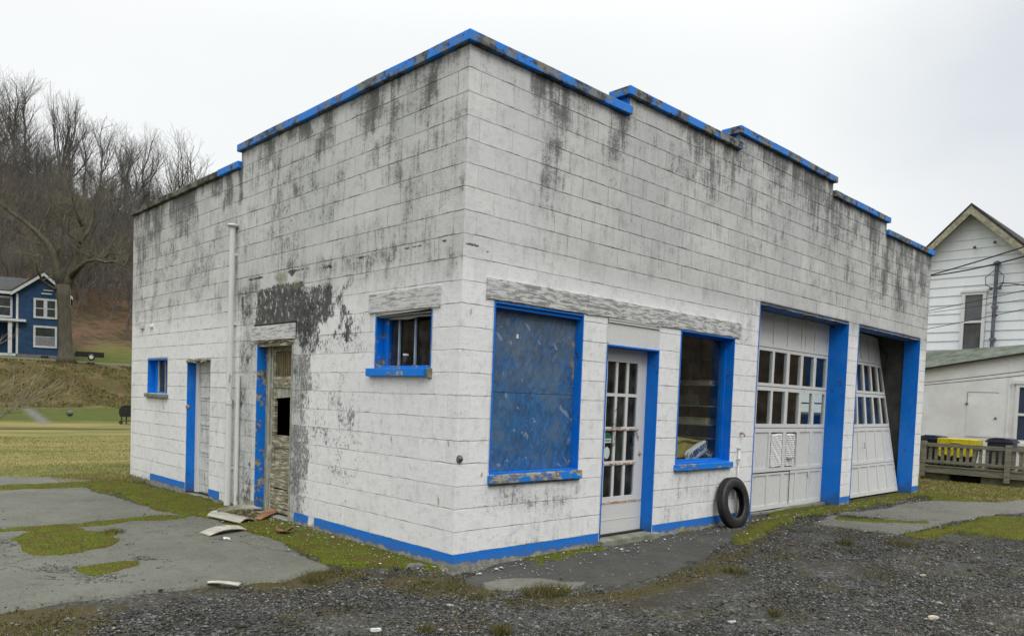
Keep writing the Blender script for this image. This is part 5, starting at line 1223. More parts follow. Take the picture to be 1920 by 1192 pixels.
b = MB(); b.box(HXp-.02, HXp-.015, wy0+.07, wy1-.07, wz0+.08, 4.03); b.build('insect_screen', simple('insect_screen', (.11, .11, .11), .9, .3, 4., 0), win)
# service mast
M_mast = simple('grey_mast_metal', (.17, .17, .22), .5, .3, 10., metal=.3)
b = MB(); b.tube([(HXp-.10, .60, 3.2), (HXp-.10, .60, 5.50)], .045, 10); b.lathe((HXp-.10, .60, 5.5), [(.05, 0), (.09, .03), (.09, .08), (.04, .12)], 12); b.box(HXp-.15, HXp, .54, .66, 3.55, 3.62); b.box(HXp-.15, HXp, .54, .66, 4.4, 4.46)
b.tube([(HXp-.1, .60, 5.42), (HXp-.2, .82, 5.2), (HXp-.2, .80, 5.0), (HXp-.1, .62, 4.9)], .012, 6); b.tube([(HXp-.1, .60, 5.42), (HXp-.2, .40, 5.2), (HXp-.2, .42, 5.0), (HXp-.1, .58, 4.9)], .012, 6)
for dy in (-.1, .1): b.lathe((HXp-.12, .60+dy, 4.9), [(.03, -.03), (.045, 0), (.03, .04)], 10)
b.lathe((HXp-.12, .55, 4.2), [(.03, -.03), (.04, 0), (.03, .04)], 10)
b.build('service_mast', M_mast, WH)
for y_, z_ in ((1.14, 6.05), (.68, 6.13)):
    b = MB(); b.tube([(HXp, y_, z_), (HXp-.10, y_, z_)], .012, 6); b.lathe((HXp-.10, y_, z_-.02), [(.03, -.02), (.042, .01), (.028, .04)], 10); b.build('insulator', M_mast, WH)
# lean-to
AXp = 17.3
M_annex = simple('old_white_stucco', (.74, .74, .745), .85, .22, 1.6, .006, c2=(.60, .60, .59))
b = MB(); b.prism([(AXp, -2.2, -.1), (AXp, 4., -.1), (AXp, 4., 2.32), (AXp, -2.2, 3.36)], (1.68, 0, 0)); b.build('lean_to_wall', M_annex, WH)
b = MB(); b.add([(AXp-.12, -2.3, 3.395), (AXp-.12, 4.1, 2.335), (HXp+.02, 4.1, 3.18), (HXp+.02, -2.3, 3.40), (AXp-.12, -2.3, 3.37), (AXp-.12, 4.1, 2.31), (HXp+.02, 4.1, 3.10), (HXp+.02, -2.3, 3.30)],
    [(0, 1, 2, 3), (7, 6, 5, 4), (0, 4, 5, 1), (1, 5, 6, 2), (2, 6, 7, 3), (3, 7, 4, 0)]); b.build('lean_to_roof', M_green_roof, WH)
b = MB(); b.prism([(AXp-.13, -2.3, 3.365), (AXp-.13, 4.1, 2.305), (AXp-.13, 4.1, 2.34), (AXp-.13, -2.3, 3.40)], (.009, 0, 0)); b.build('eave_edge', M_dark, WH)
b = MB(); b.box(AXp-.06, AXp-.002, 1.98, 2.6, 2.40, 2.46); b.build('trim_board', M_white, WH)
b = MB(); b.box(AXp-.012, AXp-.001, .02, .65, 1.05, 2.14); b.build('blocked_opening', M_annex, WH)
b = MB(); b.box(AXp-.016, AXp-.002, .0, .66, 2.142, 2.152); b.box(AXp-.014, AXp-.002, .652, .660, 1.86, 2.142); b.build('opening_trim', M_mast, WH)
for y_, z_ in ((.66, 1.86), (.03, 1.52)): b = MB(); b.lathe((AXp-.001, y_, z_), [(.03, 0), (.03, .03), (.015, .04)], 10, (-1, 0, 0)); b.build('hook', M_mast, WH)
w = MB()
for (a, c, d_, e) in ((-.43, -.36, .95, 2.36), (-1.4, -1.34, .95, 2.36), (-1.34, -.43, .95, 1.02), (-1.34, -.43, 2.28, 2.36), (-1.34, -.43, 1.60, 1.66)): w.box(AXp-.05, AXp+.01, a, c, d_, e)
w.box(AXp-.10, AXp, -1.45, -.32, .88, .95); w.box(AXp-.07, AXp, -1.45, -.30, 2.36, 2.44)
win2 = w.build('window', M_white_clean, WH); b = MB(); b.box(AXp-.012, AXp-.008, -1.34, -.43, 1.02, 2.28); b.build('glass_pane', simple('blue_glass', (.05, .065, .11), .12, .2, 3., 0, spec=.7), win2)
b = MB(); b.box(AXp-.02, AXp-.002, -.24, -.20, -.1, 2.95); b.build('corner_board', M_annex, WH)

# deck with railing
FX = 15.4; dk = thing('wooden_deck', 'low weathered deck with slatted railing beside the white house', 'deck', (FX+.8, 0, 0))
b = MB(); b.box(FX, AXp-.03, -3.2, 1.05, .30, .345); b.build('deck_floor', M_deck, dk)
b = MB(); b.box(FX-.04, FX, -3.2, 1.0, .20, .35); b.box(FX-.06, FX+.02, -3.2, 1.0, .352, .372); b.build('skirt_board', M_deck, dk)
b = MB(); b.box(FX+.05, FX+.25, .45, 1.05, -.1, .2); b.box(FX+.05, FX+.25, -3.2, -.20, -.1, .2); b.build('foundation', simple('mossy_stone', (.16, .155, .12), .9, .4, 5., .02, c2=(.09, .10, .035)), dk)
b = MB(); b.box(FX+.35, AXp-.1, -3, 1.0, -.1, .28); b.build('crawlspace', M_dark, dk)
for y_ in (.985, -.71, -2.4):
    b = MB(); b.box(FX-.07, FX+.04, y_-.055, y_+.055, .10, .915); b.prism([(FX-.07, y_-.055, .915), (FX+.04, y_-.055, .915), (FX+.04, y_+.055, .915), (FX-.07, y_+.055, .915)], (0, 0, .02)); b.build('post', M_deck, dk, bevel=.01)
b = MB(); b.box(FX-.035, FX+.0, -2.35, .93, .81, .895); b.build('top_rail', M_deck, dk)
b = MB(); b.box(FX-.035, FX+.0, -2.35, .93, .43, .50); b.build('bottom_rail', M_deck, dk)
y_ = .85
while y_ > -2.35:
    if abs(y_+.71) > .09: b = MB(); b.box(FX+.002, FX+.032, y_-.032, y_+.032, .40, .885); b.build('baluster', M_deck, dk)
    y_ -= .128
def bin_(name, cx, cy, w, d, h, z0, mb, ml, label, lid='dome'):
    t = thing(name, label, 'bin', (cx, cy, z0))
    b = MB(); k = .84
    vs = [(cx+sx*d*k/2, cy+sy*w*k/2, z0) for sx, sy in ((-1, -1), (1, -1), (1, 1), (-1, 1))]+[(cx+sx*d/2, cy+sy*w/2, z0+h) for sx, sy in ((-1, -1), (1, -1), (1, 1), (-1, 1))]
    b.add(vs, [(0, 3, 2, 1), (4, 5, 6, 7), (0, 1, 5, 4), (1, 2, 6, 5), (2, 3, 7, 6), (3, 0, 4, 7)]); b.build('bin_body', mb, t, bevel=.03)
    b = MB(); e = .025
    b.box(cx-d/2-e, cx+d/2+e, cy-w/2-e, cy+w/2+e, z0+h, z0+h+.05)
    vs = []; n = 8
    if lid == 'dome':
        for i in range(n+1):
            a = math.pi*i/n; vs += [(cx-d/2, cy-math.cos(a)*w/2, z0+h+.05+.06*math.sin(a)**.6), (cx+d/2, cy-math.cos(a)*w/2, z0+h+.05+.06*math.sin(a)**.6)]
        b.add(vs, [(2*i, 2*i+1, 2*i+3, 2*i+2) for i in range(n)]+[tuple(range(0, 2*n+2, 2)), tuple(range(1, 2*n+2, 2))[::-1]])
    b.build('lid', ml, t, bevel=.008)
    b = MB(); b.tube([(cx-d/2-.03, cy-.12, z0+h+.06), (cx-d/2-.06, cy-.1, z0+h+.11), (cx-d/2-.06, cy+.1, z0+h+.11), (cx-d/2-.03, cy+.12, z0+h+.06)], .012, 6); b.build('handle', ml, t)
    return t
M_bdark = simple('black_plastic', (.02, .022, .024), .45, .3, 8., 0, spec=.5); M_bblue = simple('dark_blue_plastic', (.03, .05, .085), .4, .25, 8., 0, spec=.5); M_byel = simple('yellow_plastic', (.62, .50, .01), .45, .2, 8., 0, spec=.5); M_bnavy = simple('charcoal_plastic', (.035, .037, .055), .4, .2, 8., 0, spec=.5)
bin_('rubbish_bin', 16.15, 1.02, .52, .5, .60, .347, M_bdark, M_bblue, 'dark rubbish bin with blue lid, left of the yellow one on the deck')
yb = bin_('rubbish_bin', 16.05, .42, .70, .5, .46, .347, M_bdark, M_byel, 'black bin draped in bright yellow between the two dark bins', lid='flat')
b = MB(); cx, cy = 16.05, .42
n = 20
vs = []
for i in range(n+1):
    y = cy-.39+.78*i/n; dx_ = .012*math.sin(i*1.9); vs += [(cx-.29+dx_, y, .60+.03*math.sin(i*1.3)), (cx-.285+dx_*.6, y, .89)]
b.add(vs, [(2*i, 2*i+2, 2*i+3, 2*i+1) for i in range(n)]); b.build('yellow_cover', M_byel, yb)
b = MB(); b.box(cx-.30, cx+.3, cy-.40, cy+.40, .862, 1.005); b.build('yellow_lid', M_byel, yb, bevel=.012)
bin_('rubbish_bin', 16.1, -.42, .50, .5, .62, .347, M_bnavy, M_bnavy, 'charcoal rubbish bin with domed lid, right of the yellow one on the deck')
cw = thing('plastic_wheel_cart', 'white plastic tub with black wheel hanging beyond the right deck post', 'tub', (15.9, -1.1, .35))
b = MB(); b.lathe((15.75, -.96, .35), [(.13, 0), (.15, .05), (.12, .1), (.12, .36), (.16, .44), (.17, .5), (.15, .52)], 18); b.build('tub', simple('cream_plastic', (.52, .50, .42), .6, .25), cw, smooth=True)
b = MB(); b.lathe((15.7, -1.30, .62), [(.08, -.04), (.2, -.05), (.22, 0), (.2, .05), (.08, .04)], 24, (-1, 0, 0)); b.build('wheel', M_bdark, cw, smooth=True)
b = MB(); b.tube([(15.62, -1.30, .62), (15.62, -1.62, 1.0)], .02, 8); b.build('cart_handle', M_rust, cw)

# overhead wires
M_wire = simple('black_cable', (.012, .012, .013), .6, .1, 4., 0)
def wire(p, q, sag, r_, label):
    p, q = Vector(p), Vector(q); d = q-p; p = p-d*.35; q = q+d*.6; n = 20
    pts = [p.lerp(q, i/n)-Vector((0, 0, sag*4*(i/n)*(1-i/n))) for i in range(n+1)]
    b = MB(); b.tube(pts, r_, 6); tag(b.build('utility_wire', M_wire, None, smooth=True), label, 'wire')
def wpt(u, v, x): d_ = ray(u, v); t = (x-CAM[0])/d_[0]; return CAM+d_*t
wire(wpt(1747, 513, 17.0), wpt(1920, 459, 15.0), .05, .016, 'upper strand of the thick cable pair crossing the white gable')
wire(wpt(1747, 510, 17.1), wpt(1920, 469, 15.1), .16, .016, 'lower strand of the thick cable pair crossing the white gable')
wire(wpt(1745, 581, 17.0), wpt(1920, 543, 15.0), .02, .008, 'thin wire crossing the upper window of the white house')
wire(wpt(1742, 615, 17.0), wpt(1920, 578, 15.0), .02, .008, 'thin wire below the upper window panes of the white house')
wire(wpt(1738, 586, 17.0), wpt(1920, 560, 15.0), .02, .006, 'faint wire between the two thin ones on the white house')
wire(wpt(1735, 716, 16.0), wpt(1920, 694, 14.5), .02, .008, 'upper of two wires crossing the low stucco wall')
wire(wpt(1735, 720, 16.1), wpt(1920, 701, 14.6), .03, .008, 'lower of two wires crossing the low stucco wall')
b = MB(); p0 = Vector((HXp-.15, .5, 4.95)); p1 = Vector((13.5, -3.2, 4.4))
for dz in (0, .1): b.tube([p0.lerp(p1, i/12)+Vector((0, 0, -.5*4*(i/12)*(1-i/12)*.5+.12*math.sin(i*.5+dz*9))) for i in range(13)], .010, 6)
tag(b.build('service_drop', M_wire, None, smooth=True), 'looped cable running from the mast on the white house', 'cable')

# ------------------------------------------------------------------ left background: blue house
BH = thing('blue_house', 'blue two storey house with white trim on the far bank', 'house', (9.5, 63, 3.6))
A_ = Vector((math.sin(R(104)), math.cos(R(104)), 0)); B_ = Vector((-A_.y, A_.x, 0))
if B_.y < 0: B_ = -B_
O_ = at(30, 662, 62); O_.z = 3.50
def bp_(a, c, z): return O_+A_*a+B_*c+Vector((0, 0, z))
M_bh = simple('blue_clapboard', (.018, .060, .135), .7, .25, 3., 0); M_trim = simple('white_house_trim', (.55, .56, .56), .7, .15, 5., 0); M_winglass = simple('far_glass', (.045, .05, .05), .2, .4, 2., 0, spec=.6)
def hb(b, a0, a1, c0, c1, z0, z1):
    c = bp_((a0+a1)/2, (c0+c1)/2, (z0+z1)/2); b.ob(c, A_*(a1-a0)/2, B_*(c1-c0)/2, Vector((0, 0, (z1-z0)/2)))
GW, EZ, PZ = 3.86, 5.45, 7.0
b = MB(); b.prism([bp_(0, 0, .35), bp_(GW, 0, .35), bp_(GW, 0, EZ), bp_(GW/2, 0, PZ), bp_(0, 0, EZ)], B_*8); b.build('gable_wall', M_bh, BH)
b = MB(); hb(b, -9, -.002, 1.6, 8, .35, EZ); b.build('wing_wall', M_bh, BH)
b = MB(); hb(b, -9, GW+.05, -.03, 8, -.8, .35); b.build('foundation', simple('grey_foundation', (.2, .19, .16), .9, .3), BH)
b = MB(); hb(b, 1.75, 2.3, -.05, -.03, -.05, .28); b.build('foundation_vent', M_dark, BH)
b = MB()
for sg, a0 in ((-1, -.35), (1, GW+.15)):
    p0 = bp_(GW/2, -.35, PZ+.1); p1 = bp_(a0, -.35, EZ-.18+.05); b.prism([p0, p1, p1+Vector((0, 0, .14)), p0+Vector((0, 0, .14))], B_*8.7)
b.prism([bp_(-9.3, 1.1, EZ+.0), bp_(-9.3, 4.8, PZ-.1), bp_(-9.3, 8.5, EZ), bp_(-9.3, 8.5, EZ+.12), bp_(-9.3, 4.8, PZ+.05), bp_(-9.3, 1.1, EZ+.12)], A_*(9.3+GW/2))
rf = b.build('roof', simple('old_grey_shingles', (.055, .055, .056), .9, .3, 2., 0), BH)
b = MB()
for a0 in (-.38, GW+.17):
    p0 = bp_(GW/2, -.40, PZ+.08); p1 = bp_(a0, -.40, EZ-.22+.05); b.prism([p0, p1, p1-Vector((0, 0, .26)), p0-Vector((0, 0, .26))], B_*.05)
b.prism([bp_(-9.3, 1.05, EZ+.02), bp_(-9.3, 1.05, EZ-.2), bp_(-9.3, 1.15, EZ-.2), bp_(-9.3, 1.15, EZ+.02)], A_*9.0)
hb(b, -.02, .14, -.06, 0, .35, EZ-.2); hb(b, GW-.14, GW+.02, -.06, 0, .35, EZ-.2)
b.build('white_trim', M_trim, rf)
def hwin(a0, a1, z0, z1, split, cc=0., name='window', bars=True):
    b = MB(); t = .16
    hb(b, a0, a1, cc-.08, cc, z0, z0+t); hb(b, a0, a1, cc-.08, cc, z1-t, z1); hb(b, a0, a0+t, cc-.08, cc, z0+t, z1-t); hb(b, a1-t, a1, cc-.08, cc, z0+t, z1-t)
    if split: m_ = (a0+a1)/2; hb(b, m_-.13, m_+.13, cc-.08, cc, z0+t, z1-t)
    mz = (z0+z1)/2; hb(b, a0+t, a1-t, cc-.05, cc-.02, mz-.03, mz+.03)
    o = b.build(name, M_trim, BH); g = MB(); hb(g, a0+t, a1-t, cc-.02, cc-.01, z0+t, z1-t); g.build('glass_pane', M_winglass, o); return o
hwin(1.2, 2.9, 3.35, 5.0, True); o = hwin(1.2, 2.9, .95, 2.75, False)
b = MB(); hb(b, 1.38, 2.72, -.055, -.045, 1.12, 1.85); b.build('lace_curtain', simple('grey_lace', (.25, .25, .25), .9, .3, 9., 0), o)
hwin(-1.5, -.35, 3.35, 5.1, False, 1.58); hwin(-4.2, -3.0, 3.35, 5.1, False, 1.58)
b = MB(); hb(b, 1.75, 2.5, -.10, -.02, 5.35, 5.45); hb(b, 1.9, 2.6, -.10, -.02, 5.65, 5.72); b.build('gable_ornament', M_trim, BH)
pr = MB(); hb(pr, -9, .7, -.5, 1.6, 2.95, 3.15); pr.build('porch_roof', M_trim, BH)
for a0 in (-.55, -4.5, -8.5): b = MB(); hb(b, a0, a0+.28, -.35, -.07, .35, 2.95); b.build('porch_post', M_trim, BH)
b = MB(); hb(b, -9, -.02, -.3, 1.6, .15, .36); b.build('porch_floor', M_trim, BH)
hwin(-2.6, -1.4, .4, 2.6, False, 1.58, 'door')

# ------------------------------------------------------------------ trees
def bark(name, c1, c2):
    m, nt, b = newmat(name); P = nt.scl(obj_co(nt), (1, 1, .25)); f = nt.noise(P, 5., 5, .7)
    r_ = nt.n('ShaderNodeObjectInfo').outputs['Random']
    c = nt.mix(nt.ss(f, .3, .7), c1, c2); nt.put(b.inputs['Base Color'], nt.mix(nt.m('MULTIPLY', r_, .5), c, (.13, .115, .10))); b.inputs['Roughness'].default_value = .9; b.inputs['Specular IOR Level'].default_value = .1; return m
M_bark = bark('grey_bark', (.055, .052, .048), (.14, .134, .124)); M_twig = bark('bare_twigs', (.065, .062, .054), (.15, .142, .126)); M_bark2 = bark('dark_mossy_bark', (.030, .027, .018), (.085, .078, .048)); M_mosstwig = bark('mossy_pale_twigs', (.07, .065, .03), (.18, .17, .10))
def seg_mesh(name, segs, mat, n=3, keep=False):
    S_ = np.array([(*a, *b_, r0, r1) for a, b_, r0, r1 in segs]); P0, P1, r0, r1 = S_[:, :3], S_[:, 3:6], S_[:, 6], S_[:, 7]
    d = P1-P0; L = np.linalg.norm(d, axis=1, keepdims=True)+1e-9; d = d/L
    ref = np.where(np.abs(d[:, 2:3]) < .9, np.array([[0, 0, 1.]]), np.array([[1., 0, 0]])); u = np.cross(d, ref); u /= np.linalg.norm(u, axis=1, keepdims=True)+1e-9; w = np.cross(d, u)
    vs = []
    for Pp, rr in ((P0, r0), (P1, r1)):
        for k in range(n): a = 2*math.pi*k/n; vs.append(Pp+(u*math.cos(a)+w*math.sin(a))*rr[:, None])
    V = np.stack(vs, 1).reshape(-1, 3); m = len(segs); base = 2*n*np.arange(m)[:, None]
    F = np.concatenate([base+np.array([[k, (k+1) % n, n+(k+1) % n, n+k]]) for k in range(n)], 0)
    if keep: return V, F
    return np_mesh(name, V, F, mat, 'none', smooth=True)
def grow(seed, height, spread=.5, trunk_r=.22, levels=4, dens=1., fork=.35, crook=.12, twig=.012, vase=False, upw=.10):
    r = random.Random(seed); trunk = []; br = []
    def limb(p, d, L, rad, lev, out):
        n = max(2, int(L/ (.9 if lev == 0 else .6 if lev < 3 else .4))); st_ = L/n; pts = [p]
        for i in range(n):
            d = (d+Vector((r.gauss(0, crook), r.gauss(0, crook), r.gauss(0, crook*.6)+(upw if lev else 0)))).normalized()
            q = pts[-1]+d*st_; k0, k1 = 1-i/n*.78, 1-(i+1)/n*.78
            out.append((pts[-1][:], q[:], max(rad*k0, twig), max(rad*k1, twig*.7))); pts.append(q)
            if lev < levels:
                start = fork if lev == 0 else .15
                if (i+1)/n > start:
                    for _ in range(int(dens*(1.6 if lev == 0 else 1.25)+r.random())):
                        ang = r.uniform(0, 6.283); up = d; side = Vector((math.cos(ang), math.sin(ang), r.uniform(-.1, .3))); side = (side-up*side.dot(up)).normalized()
                        sp = spread*r.uniform(.6, 1.35)*(1.15 if lev else 1); nd = (up*math.cos(sp)+side*math.sin(sp)).normalized()
                        rem = L*(1-(i+.5)/n)
                        l2 = (rem*.75+L*.18)*r.uniform(.6, 1.) if lev == 0 else (rem*.7+L*.22)*r.uniform(.5, .95)
                        if l2 > .35: limb(pts[-1].copy(), nd, l2, max(rad*k1*.6, twig), lev+1, br)
    if vase:
        h0 = height*.22; limb(Vector((0, 0, -.3)), Vector((0, 0, 1)), h0, trunk_r, 9, trunk)
        top = Vector(trunk[-1][1])
        for k in range(7):
            a = k*.9+r.random()*.5; limb(top.copy(), Vector((math.cos(a)*spread, math.sin(a)*spread, 1)).normalized(), height*.75*r.uniform(.8, 1.05), trunk_r*.45, 1, br)
    else: limb(Vector((0, 0, -.4)), Vector((r.gauss(0, .04), r.gauss(0, .04), 1)).normalized(), height, trunk_r, 0, trunk)
    return trunk, br
protos = []
for k, (h_, sp, tr, dn, fk, vz, tw, up) in enumerate(((18, .60, .28, .60, .32, False, .013, .09), (16, .70, .24, .62, .26, False, .013, .08), (19, .48, .28, .64, .40, False, .013, .10), (14, .50, .24, .52, .2, True, .014, .09), (17, .55, .20, .7, .48, False, .012, .10), (19, .30, .34, .42, .3, True, .015, .13))):
    tk, br = grow(100+k, h_, sp, tr, 3, dn, fk, .11, tw, vz, up)
    protos.append((seg_mesh('trunk', tk, M_bark, 6), seg_mesh('branches', br, M_twig, 3)))
    print('TREE', k, len(tk), len(br))
def plant(k, x, y, s, rz, label, group=None, name='bare_tree', z=None):
    z = float(zt(np.array([x]), np.array([y]))[0])-.2 if z is None else z
    e = thing(name, label, 'tree', (x, y, z), group); e.rotation_euler = (random.gauss(0, .03), random.gauss(0, .03), rz); e.scale = (s, s, s)
    for src in protos[k][:2]:
        c = src.copy(); col.objects.link(c); c.parent = e
    return e
def hxy(head_deg, s): a = R(head_deg); return CAM[0]+math.sin(a)*s/math.cos(a-HD), CAM[1]+math.cos(a)*s/math.cos(a-HD)
def head(u): d = ray(u, 700-.0*u); return math.degrees(math.atan2(d[0], d[1]))
named = [(5, 112, 158, .92, 'tall fan shaped bare tree with a thick trunk against the sky'), (2, 50, 154, .88, 'slender upright bare tree left of the fan shaped one'), (0, 178, 160, .90, 'wide bare tree right of the fan shaped one'),
         (3, 340, 158, 1.48, 'rounded bare tree rising just above the lower parapet step'), (1, 425, 166, 1.18, 'faint bare tree top beside the parapet step'), (4, 5, 150, 1.05, 'tallest bare tree at the left edge of the view'), (4, 238, 150, .95, 'leaning thin bare tree near where the parapet meets the wood')]
for k, u, s, sc, lb in named:
    x, y = hxy(head(u), s); plant(k, x, y, sc, random.uniform(0, 6), lb)
r = random.Random(5)
for i in range(28):
    u = r.uniform(-70, 480); s = r.uniform(146, 176); x, y = hxy(head(u), s)
    plant(r.choice([0, 1, 2, 2, 4, 4]), x, y, r.uniform(.62, .92), r.uniform(0, 6.28), 'leafless tree on the ridge with its crown against the pale sky', 'bare trees along the ridge')
for i in range(16):
    u = r.uniform(250, 470); s = r.uniform(150, 166); x, y = hxy(head(u), s)
    plant(r.choice([0, 1, 4]), x, y, r.uniform(.55, .78), r.uniform(0, 6.28), 'small leafless tree low on the ridge just above the parapet', 'small trees low on the ridge')
for i in range(62):
    u = r.uniform(-60, 420); s = r.uniform(88, 140); x, y = hxy(head(u), s)
    plant(r.choice([0, 2, 2, 4, 4]), x, y, r.uniform(.36, .5)*(1+.3*(s-92)/48), r.uniform(0, 6.28), 'leafless grey tree low in the wood on the brown hillside', 'bare trees on the wooded hillside')
# the wood itself: undergrowth and saplings as one mass
Vs = []; Fs = []; off = 0
for k in range(5):
    tk, br = grow(300+k, 8.5, .5, .09, 3, .9, .12, .14, .022); allv = tk+br
    if len(allv) > 420: allv = tk+random.Random(k).sample(br, 420-len(tk))
    Vs.append(seg_mesh('x', allv, None, 3, keep=True))
VV = []; FF = []; off = 0
for i in range(620):
    u = r.uniform(-90, 560); s = r.uniform(90, 172); x, y = hxy(head(u), s); V, F = Vs[r.randrange(5)]
    a = r.uniform(0, 6.28); sc = r.uniform(.4, .85)*(1+.25*(s-90)/80); ca, sa = math.cos(a)*sc, math.sin(a)*sc
    z = float(zt(np.array([x]), np.array([y]))[0])
    q = np.stack([V[:, 0]*ca-V[:, 1]*sa+x, V[:, 0]*sa+V[:, 1]*ca+y, V[:, 2]*sc+z], 1).astype(np.float32); VV.append(q); FF.append(F+off); off += len(V)
for i in range(160):
    a = R(r.uniform(95, 215)); q = r.uniform(62, 100); x, y = CAM[0]+math.sin(a)*q, CAM[1]+math.cos(a)*q; V, F = Vs[r.randrange(5)]; sc = r.uniform(1., 1.6)
    z = float(zt(np.array([x]), np.array([y]))[0]); VV.append((V*sc+np.array([x, y, z])).astype(np.float32)); FF.append(F+off); off += len(V)
stuff(np_mesh('hillside_undergrowth', np.vstack(VV), np.vstack(FF), M_twig, None))

# big old tree beside the blue house
bt = thing('old_tree', 'big gnarled bare tree with thick trunk beside the blue house', 'tree', tuple(at(124, 674, 58.5)))
def P5(u, v, D=58.5): return at(u, v, D)
b = MB(); b.tube([P5(124, 682), P5(124, 670), P5(123, 640), P5(121, 600), P5(119, 560), P5(118, 535)], [.85, .58, .48, .46, .47, .56], 14)
b.build('trunk', M_bark2, bt, smooth=True)
limbs = [([(116, 540), (108, 515), (103, 485), (92, 460), (72, 438), (45, 415), (20, 398), (-10, 372)], .36, .07, 0), ([(120, 545), (132, 520), (145, 488), (150, 455), (154, 425), (158, 395), (160, 372)], .38, .15, 1), ([(134, 518), (150, 500), (163, 490), (182, 487), (200, 492), (216, 490), (232, 499)], .21, .03, -1),
         ([(112, 545), (98, 540), (80, 528), (70, 505), (64, 480)], .15, .04, -2), ([(150, 455), (165, 435), (175, 410), (190, 385), (205, 360)], .16, .05, 2), ([(103, 485), (112, 460), (118, 430), (122, 400)], .14, .04, 1), ([(190, 492), (205, 475), (225, 478), (250, 490)], .08, .03, 0), ([(154, 425), (144, 400), (138, 378), (130, 350)], .14, .05, -1), ([(150, 465), (140, 445), (128, 440)], .12, .06, 0)]
b = MB(); tw = []
rt_ = random.Random(9)
def twigs(p, d, L, rad, lev):
    n = 4; q = p.copy()
    for i in range(n):
        d = (d+Vector((rt_.gauss(0, .22), rt_.gauss(0, .22), rt_.gauss(0, .18)+.06))).normalized(); q2 = q+d*L/n; tw.append((q[:], q2[:], rad*(1-i/n*.7), rad*(1-(i+1)/n*.7))); q = q2
        if lev < 3 and rt_.random() < .75: twigs(q.copy(), (d+Vector((rt_.gauss(0, .7), rt_.gauss(0, .7), rt_.gauss(0, .5)))).normalized(), L*.6, rad*.55, lev+1)
for pts, r0, r1, dz in limbs:
    P = [P5(u, v, 58.5+dz*.35*i) for i, (u, v) in enumerate(pts)]; n = len(P)
    b.tube(P, [1.02*(r0+(r1-r0)*i/(n-1)) for i in range(n)], 10)
    for i in range(2, n):
        for _ in range(3): twigs(P[i].copy(), Vector((rt_.gauss(0, 1), rt_.gauss(0, 1), rt_.uniform(-.2, 1.1))).normalized(), rt_.uniform(1., 2.6), .04, 0)
b.build('limbs', M_bark2, bt, smooth=True)
o = seg_mesh('twigs', tw, M_mosstwig, 3); link_part(o, bt)

# leafless bush at the left edge, and trailer, covered machine, ball
bu = []
for k in range(11):
    p = Vector((*gp(-60+rt_.uniform(-40, 40), 800), 0)); p.z = 0
    d = Vector((rt_.uniform(.0, 1.), rt_.uniform(-.4, .4), rt_.uniform(.25, .9))).normalized()
    q = p; L = rt_.uniform(1.6, 3.4)
    for i in range(6):
        d = (d+Vector((.07, rt_.gauss(0, .08), rt_.gauss(0, .07)))).normalized(); q2 = q+d*L/6; bu.append((q[:], q2[:], .022*(1-i/7), .022*(1-(i+1)/7)))
        if i > 0:
            for _ in range(3):
                dd = (d+Vector((rt_.gauss(0, .5), rt_.gauss(0, .5), rt_.gauss(0, .5)))).normalized(); w2 = q2+dd*.6; bu.append((q2[:], w2[:], .009, .005)); bu.append((w2[:], (w2+dd*.3+Vector((0, 0, .1)))[:], .006, .004))
        q = q2
o = seg_mesh('bare_bush', bu, bark('pale_bush_twigs', (.16, .14, .09), (.34, .30, .20)), 4); link_part(o, None); tag(o, 'arching leafless bush with pale twigs at the left edge of the field', 'bush')
TR = thing('utility_trailer', 'black open trailer with white wheel parked behind the old tree', 'trailer', tuple(at(168, 675, 60)))
T0 = at(168, 675, 60)
def tb(b, a0, a1, c0, c1, z0, z1): b.ob(T0+A_*((a0+a1)/2)+B_*((c0+c1)/2)+Vector((0, 0, (z0+z1)/2)), A_*(a1-a0)/2, B_*(c1-c0)/2, Vector((0, 0, (z1-z0)/2)))
M_blk = simple('black_metal', (.012, .012, .013), .5, .2, 4., 0)
b = MB(); tb(b, -1.0, 1.0, -.6, -.55, .28, .62); tb(b, -1.0, 1.0, .55, .6, .28, .62); tb(b, -1.0, 1.0, -.55, .55, .26, .32); tb(b, .95, 1.0, -.55, .55, .32, .62); b.build('trailer_bed', M_blk, TR)
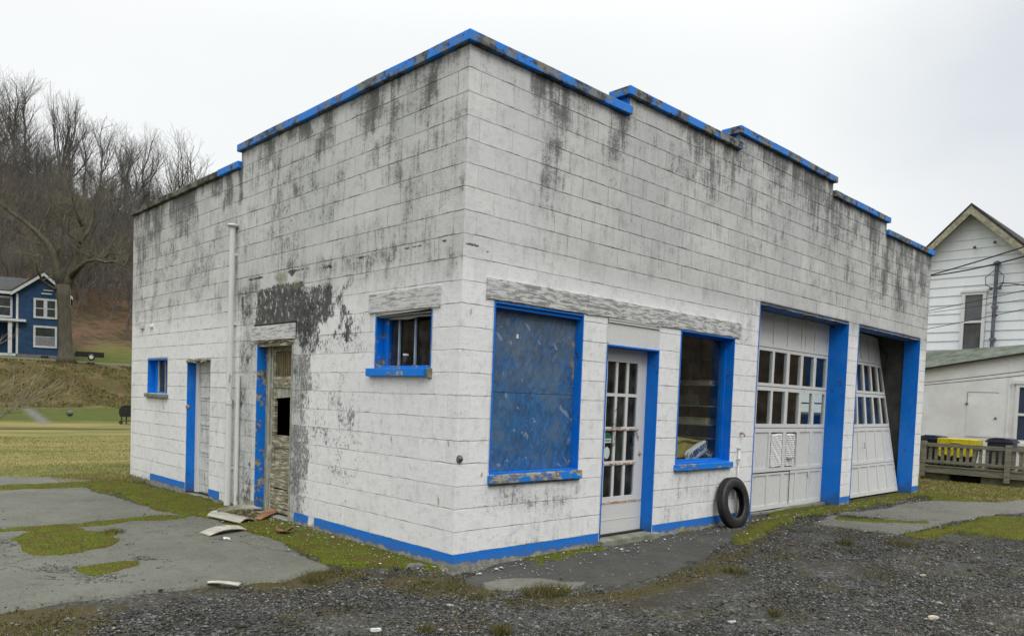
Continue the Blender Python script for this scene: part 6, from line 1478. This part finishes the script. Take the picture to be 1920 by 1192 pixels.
b = MB(); tb(b, -2.0, -1.0, -.05, .05, .3, .38); tb(b, -1.7, -1.05, -.4, .3, .26, .5); b.build('drawbar', M_blk, TR)
b = MB(); b.lathe(T0+A_*.1-B_*.68+Vector((0, 0, .22)), [(.12, -.06), (.24, -.07), (.26, 0), (.24, .07), (.12, .06)], 20, B_); wh = b.build('wheel', M_rubber, TR, smooth=True)
b = MB(); b.lathe(T0+A_*.1-B_*.72+Vector((0, 0, .22)), [(.15, -.04), (.15, .02), (.05, .03)], 16, B_); b.build('white_rim', M_trim, wh)
b = MB(); tb(b, -1.75, -1.2, -.3, .2, .5, .56); b.build('toolbox_lid', M_trim, TR)
K0 = Vector((*gp(236, 795), 0)); e1 = Vector((AX[0][0], AX[0][1], 0)).normalized(); e2 = Vector((-e1.y, e1.x, 0))
GR = thing('covered_grill', 'dark covered grill half hidden behind the far corner of the garage', 'grill', tuple(K0))
b = MB(); pts = [K0+e1*x_+Vector((0, 0, z_)) for x_, z_ in ((-.25, .30), (-.30, .45), (-.28, .62), (-.18, .74), (0, .78), (.5, .78), (.6, .62), (.6, .3))]; b.prism(pts, e2*.5); b.build('hood', simple('black_cover', (.018, .019, .018), .6, .4, 6., .01), GR, bevel=.02)
b = MB()
for x_ in (-.2, .5):
    for y_ in (.05, .45): c = K0+e1*x_+e2*y_; b.ob(c+Vector((0, 0, .15)), e1*.02, e2*.02, Vector((0, 0, .16)))
b.ob(K0+e1*.15+e2*.25+Vector((0, 0, .12)), e1*.35, e2*.2, Vector((0, 0, .015))); b.build('stand', simple('dark_stand', (.07, .065, .06), .7, .3), GR)
b = MB()
for x_ in (-.2, .5): b.lathe(K0+e1*x_+Vector((0, 0, .07)), [(.03, -.02), (.075, -.02), (.075, .02), (.03, .02)], 14, e2)
b.build('wheels', M_rubber, GR)
p = gp(131, 781); b = MB(); b.lathe((p[0], p[1], .02), [(.02, 0), (.11, .04), (.15, .12), (.14, .20), (.08, .26), (.02, .28)], 16); tag(b.build('lawn_ball', simple('grey_blue_vinyl', (.085, .105, .09), .5, .2), None, smooth=True), 'small dark round ball on the far green grass', 'ball')
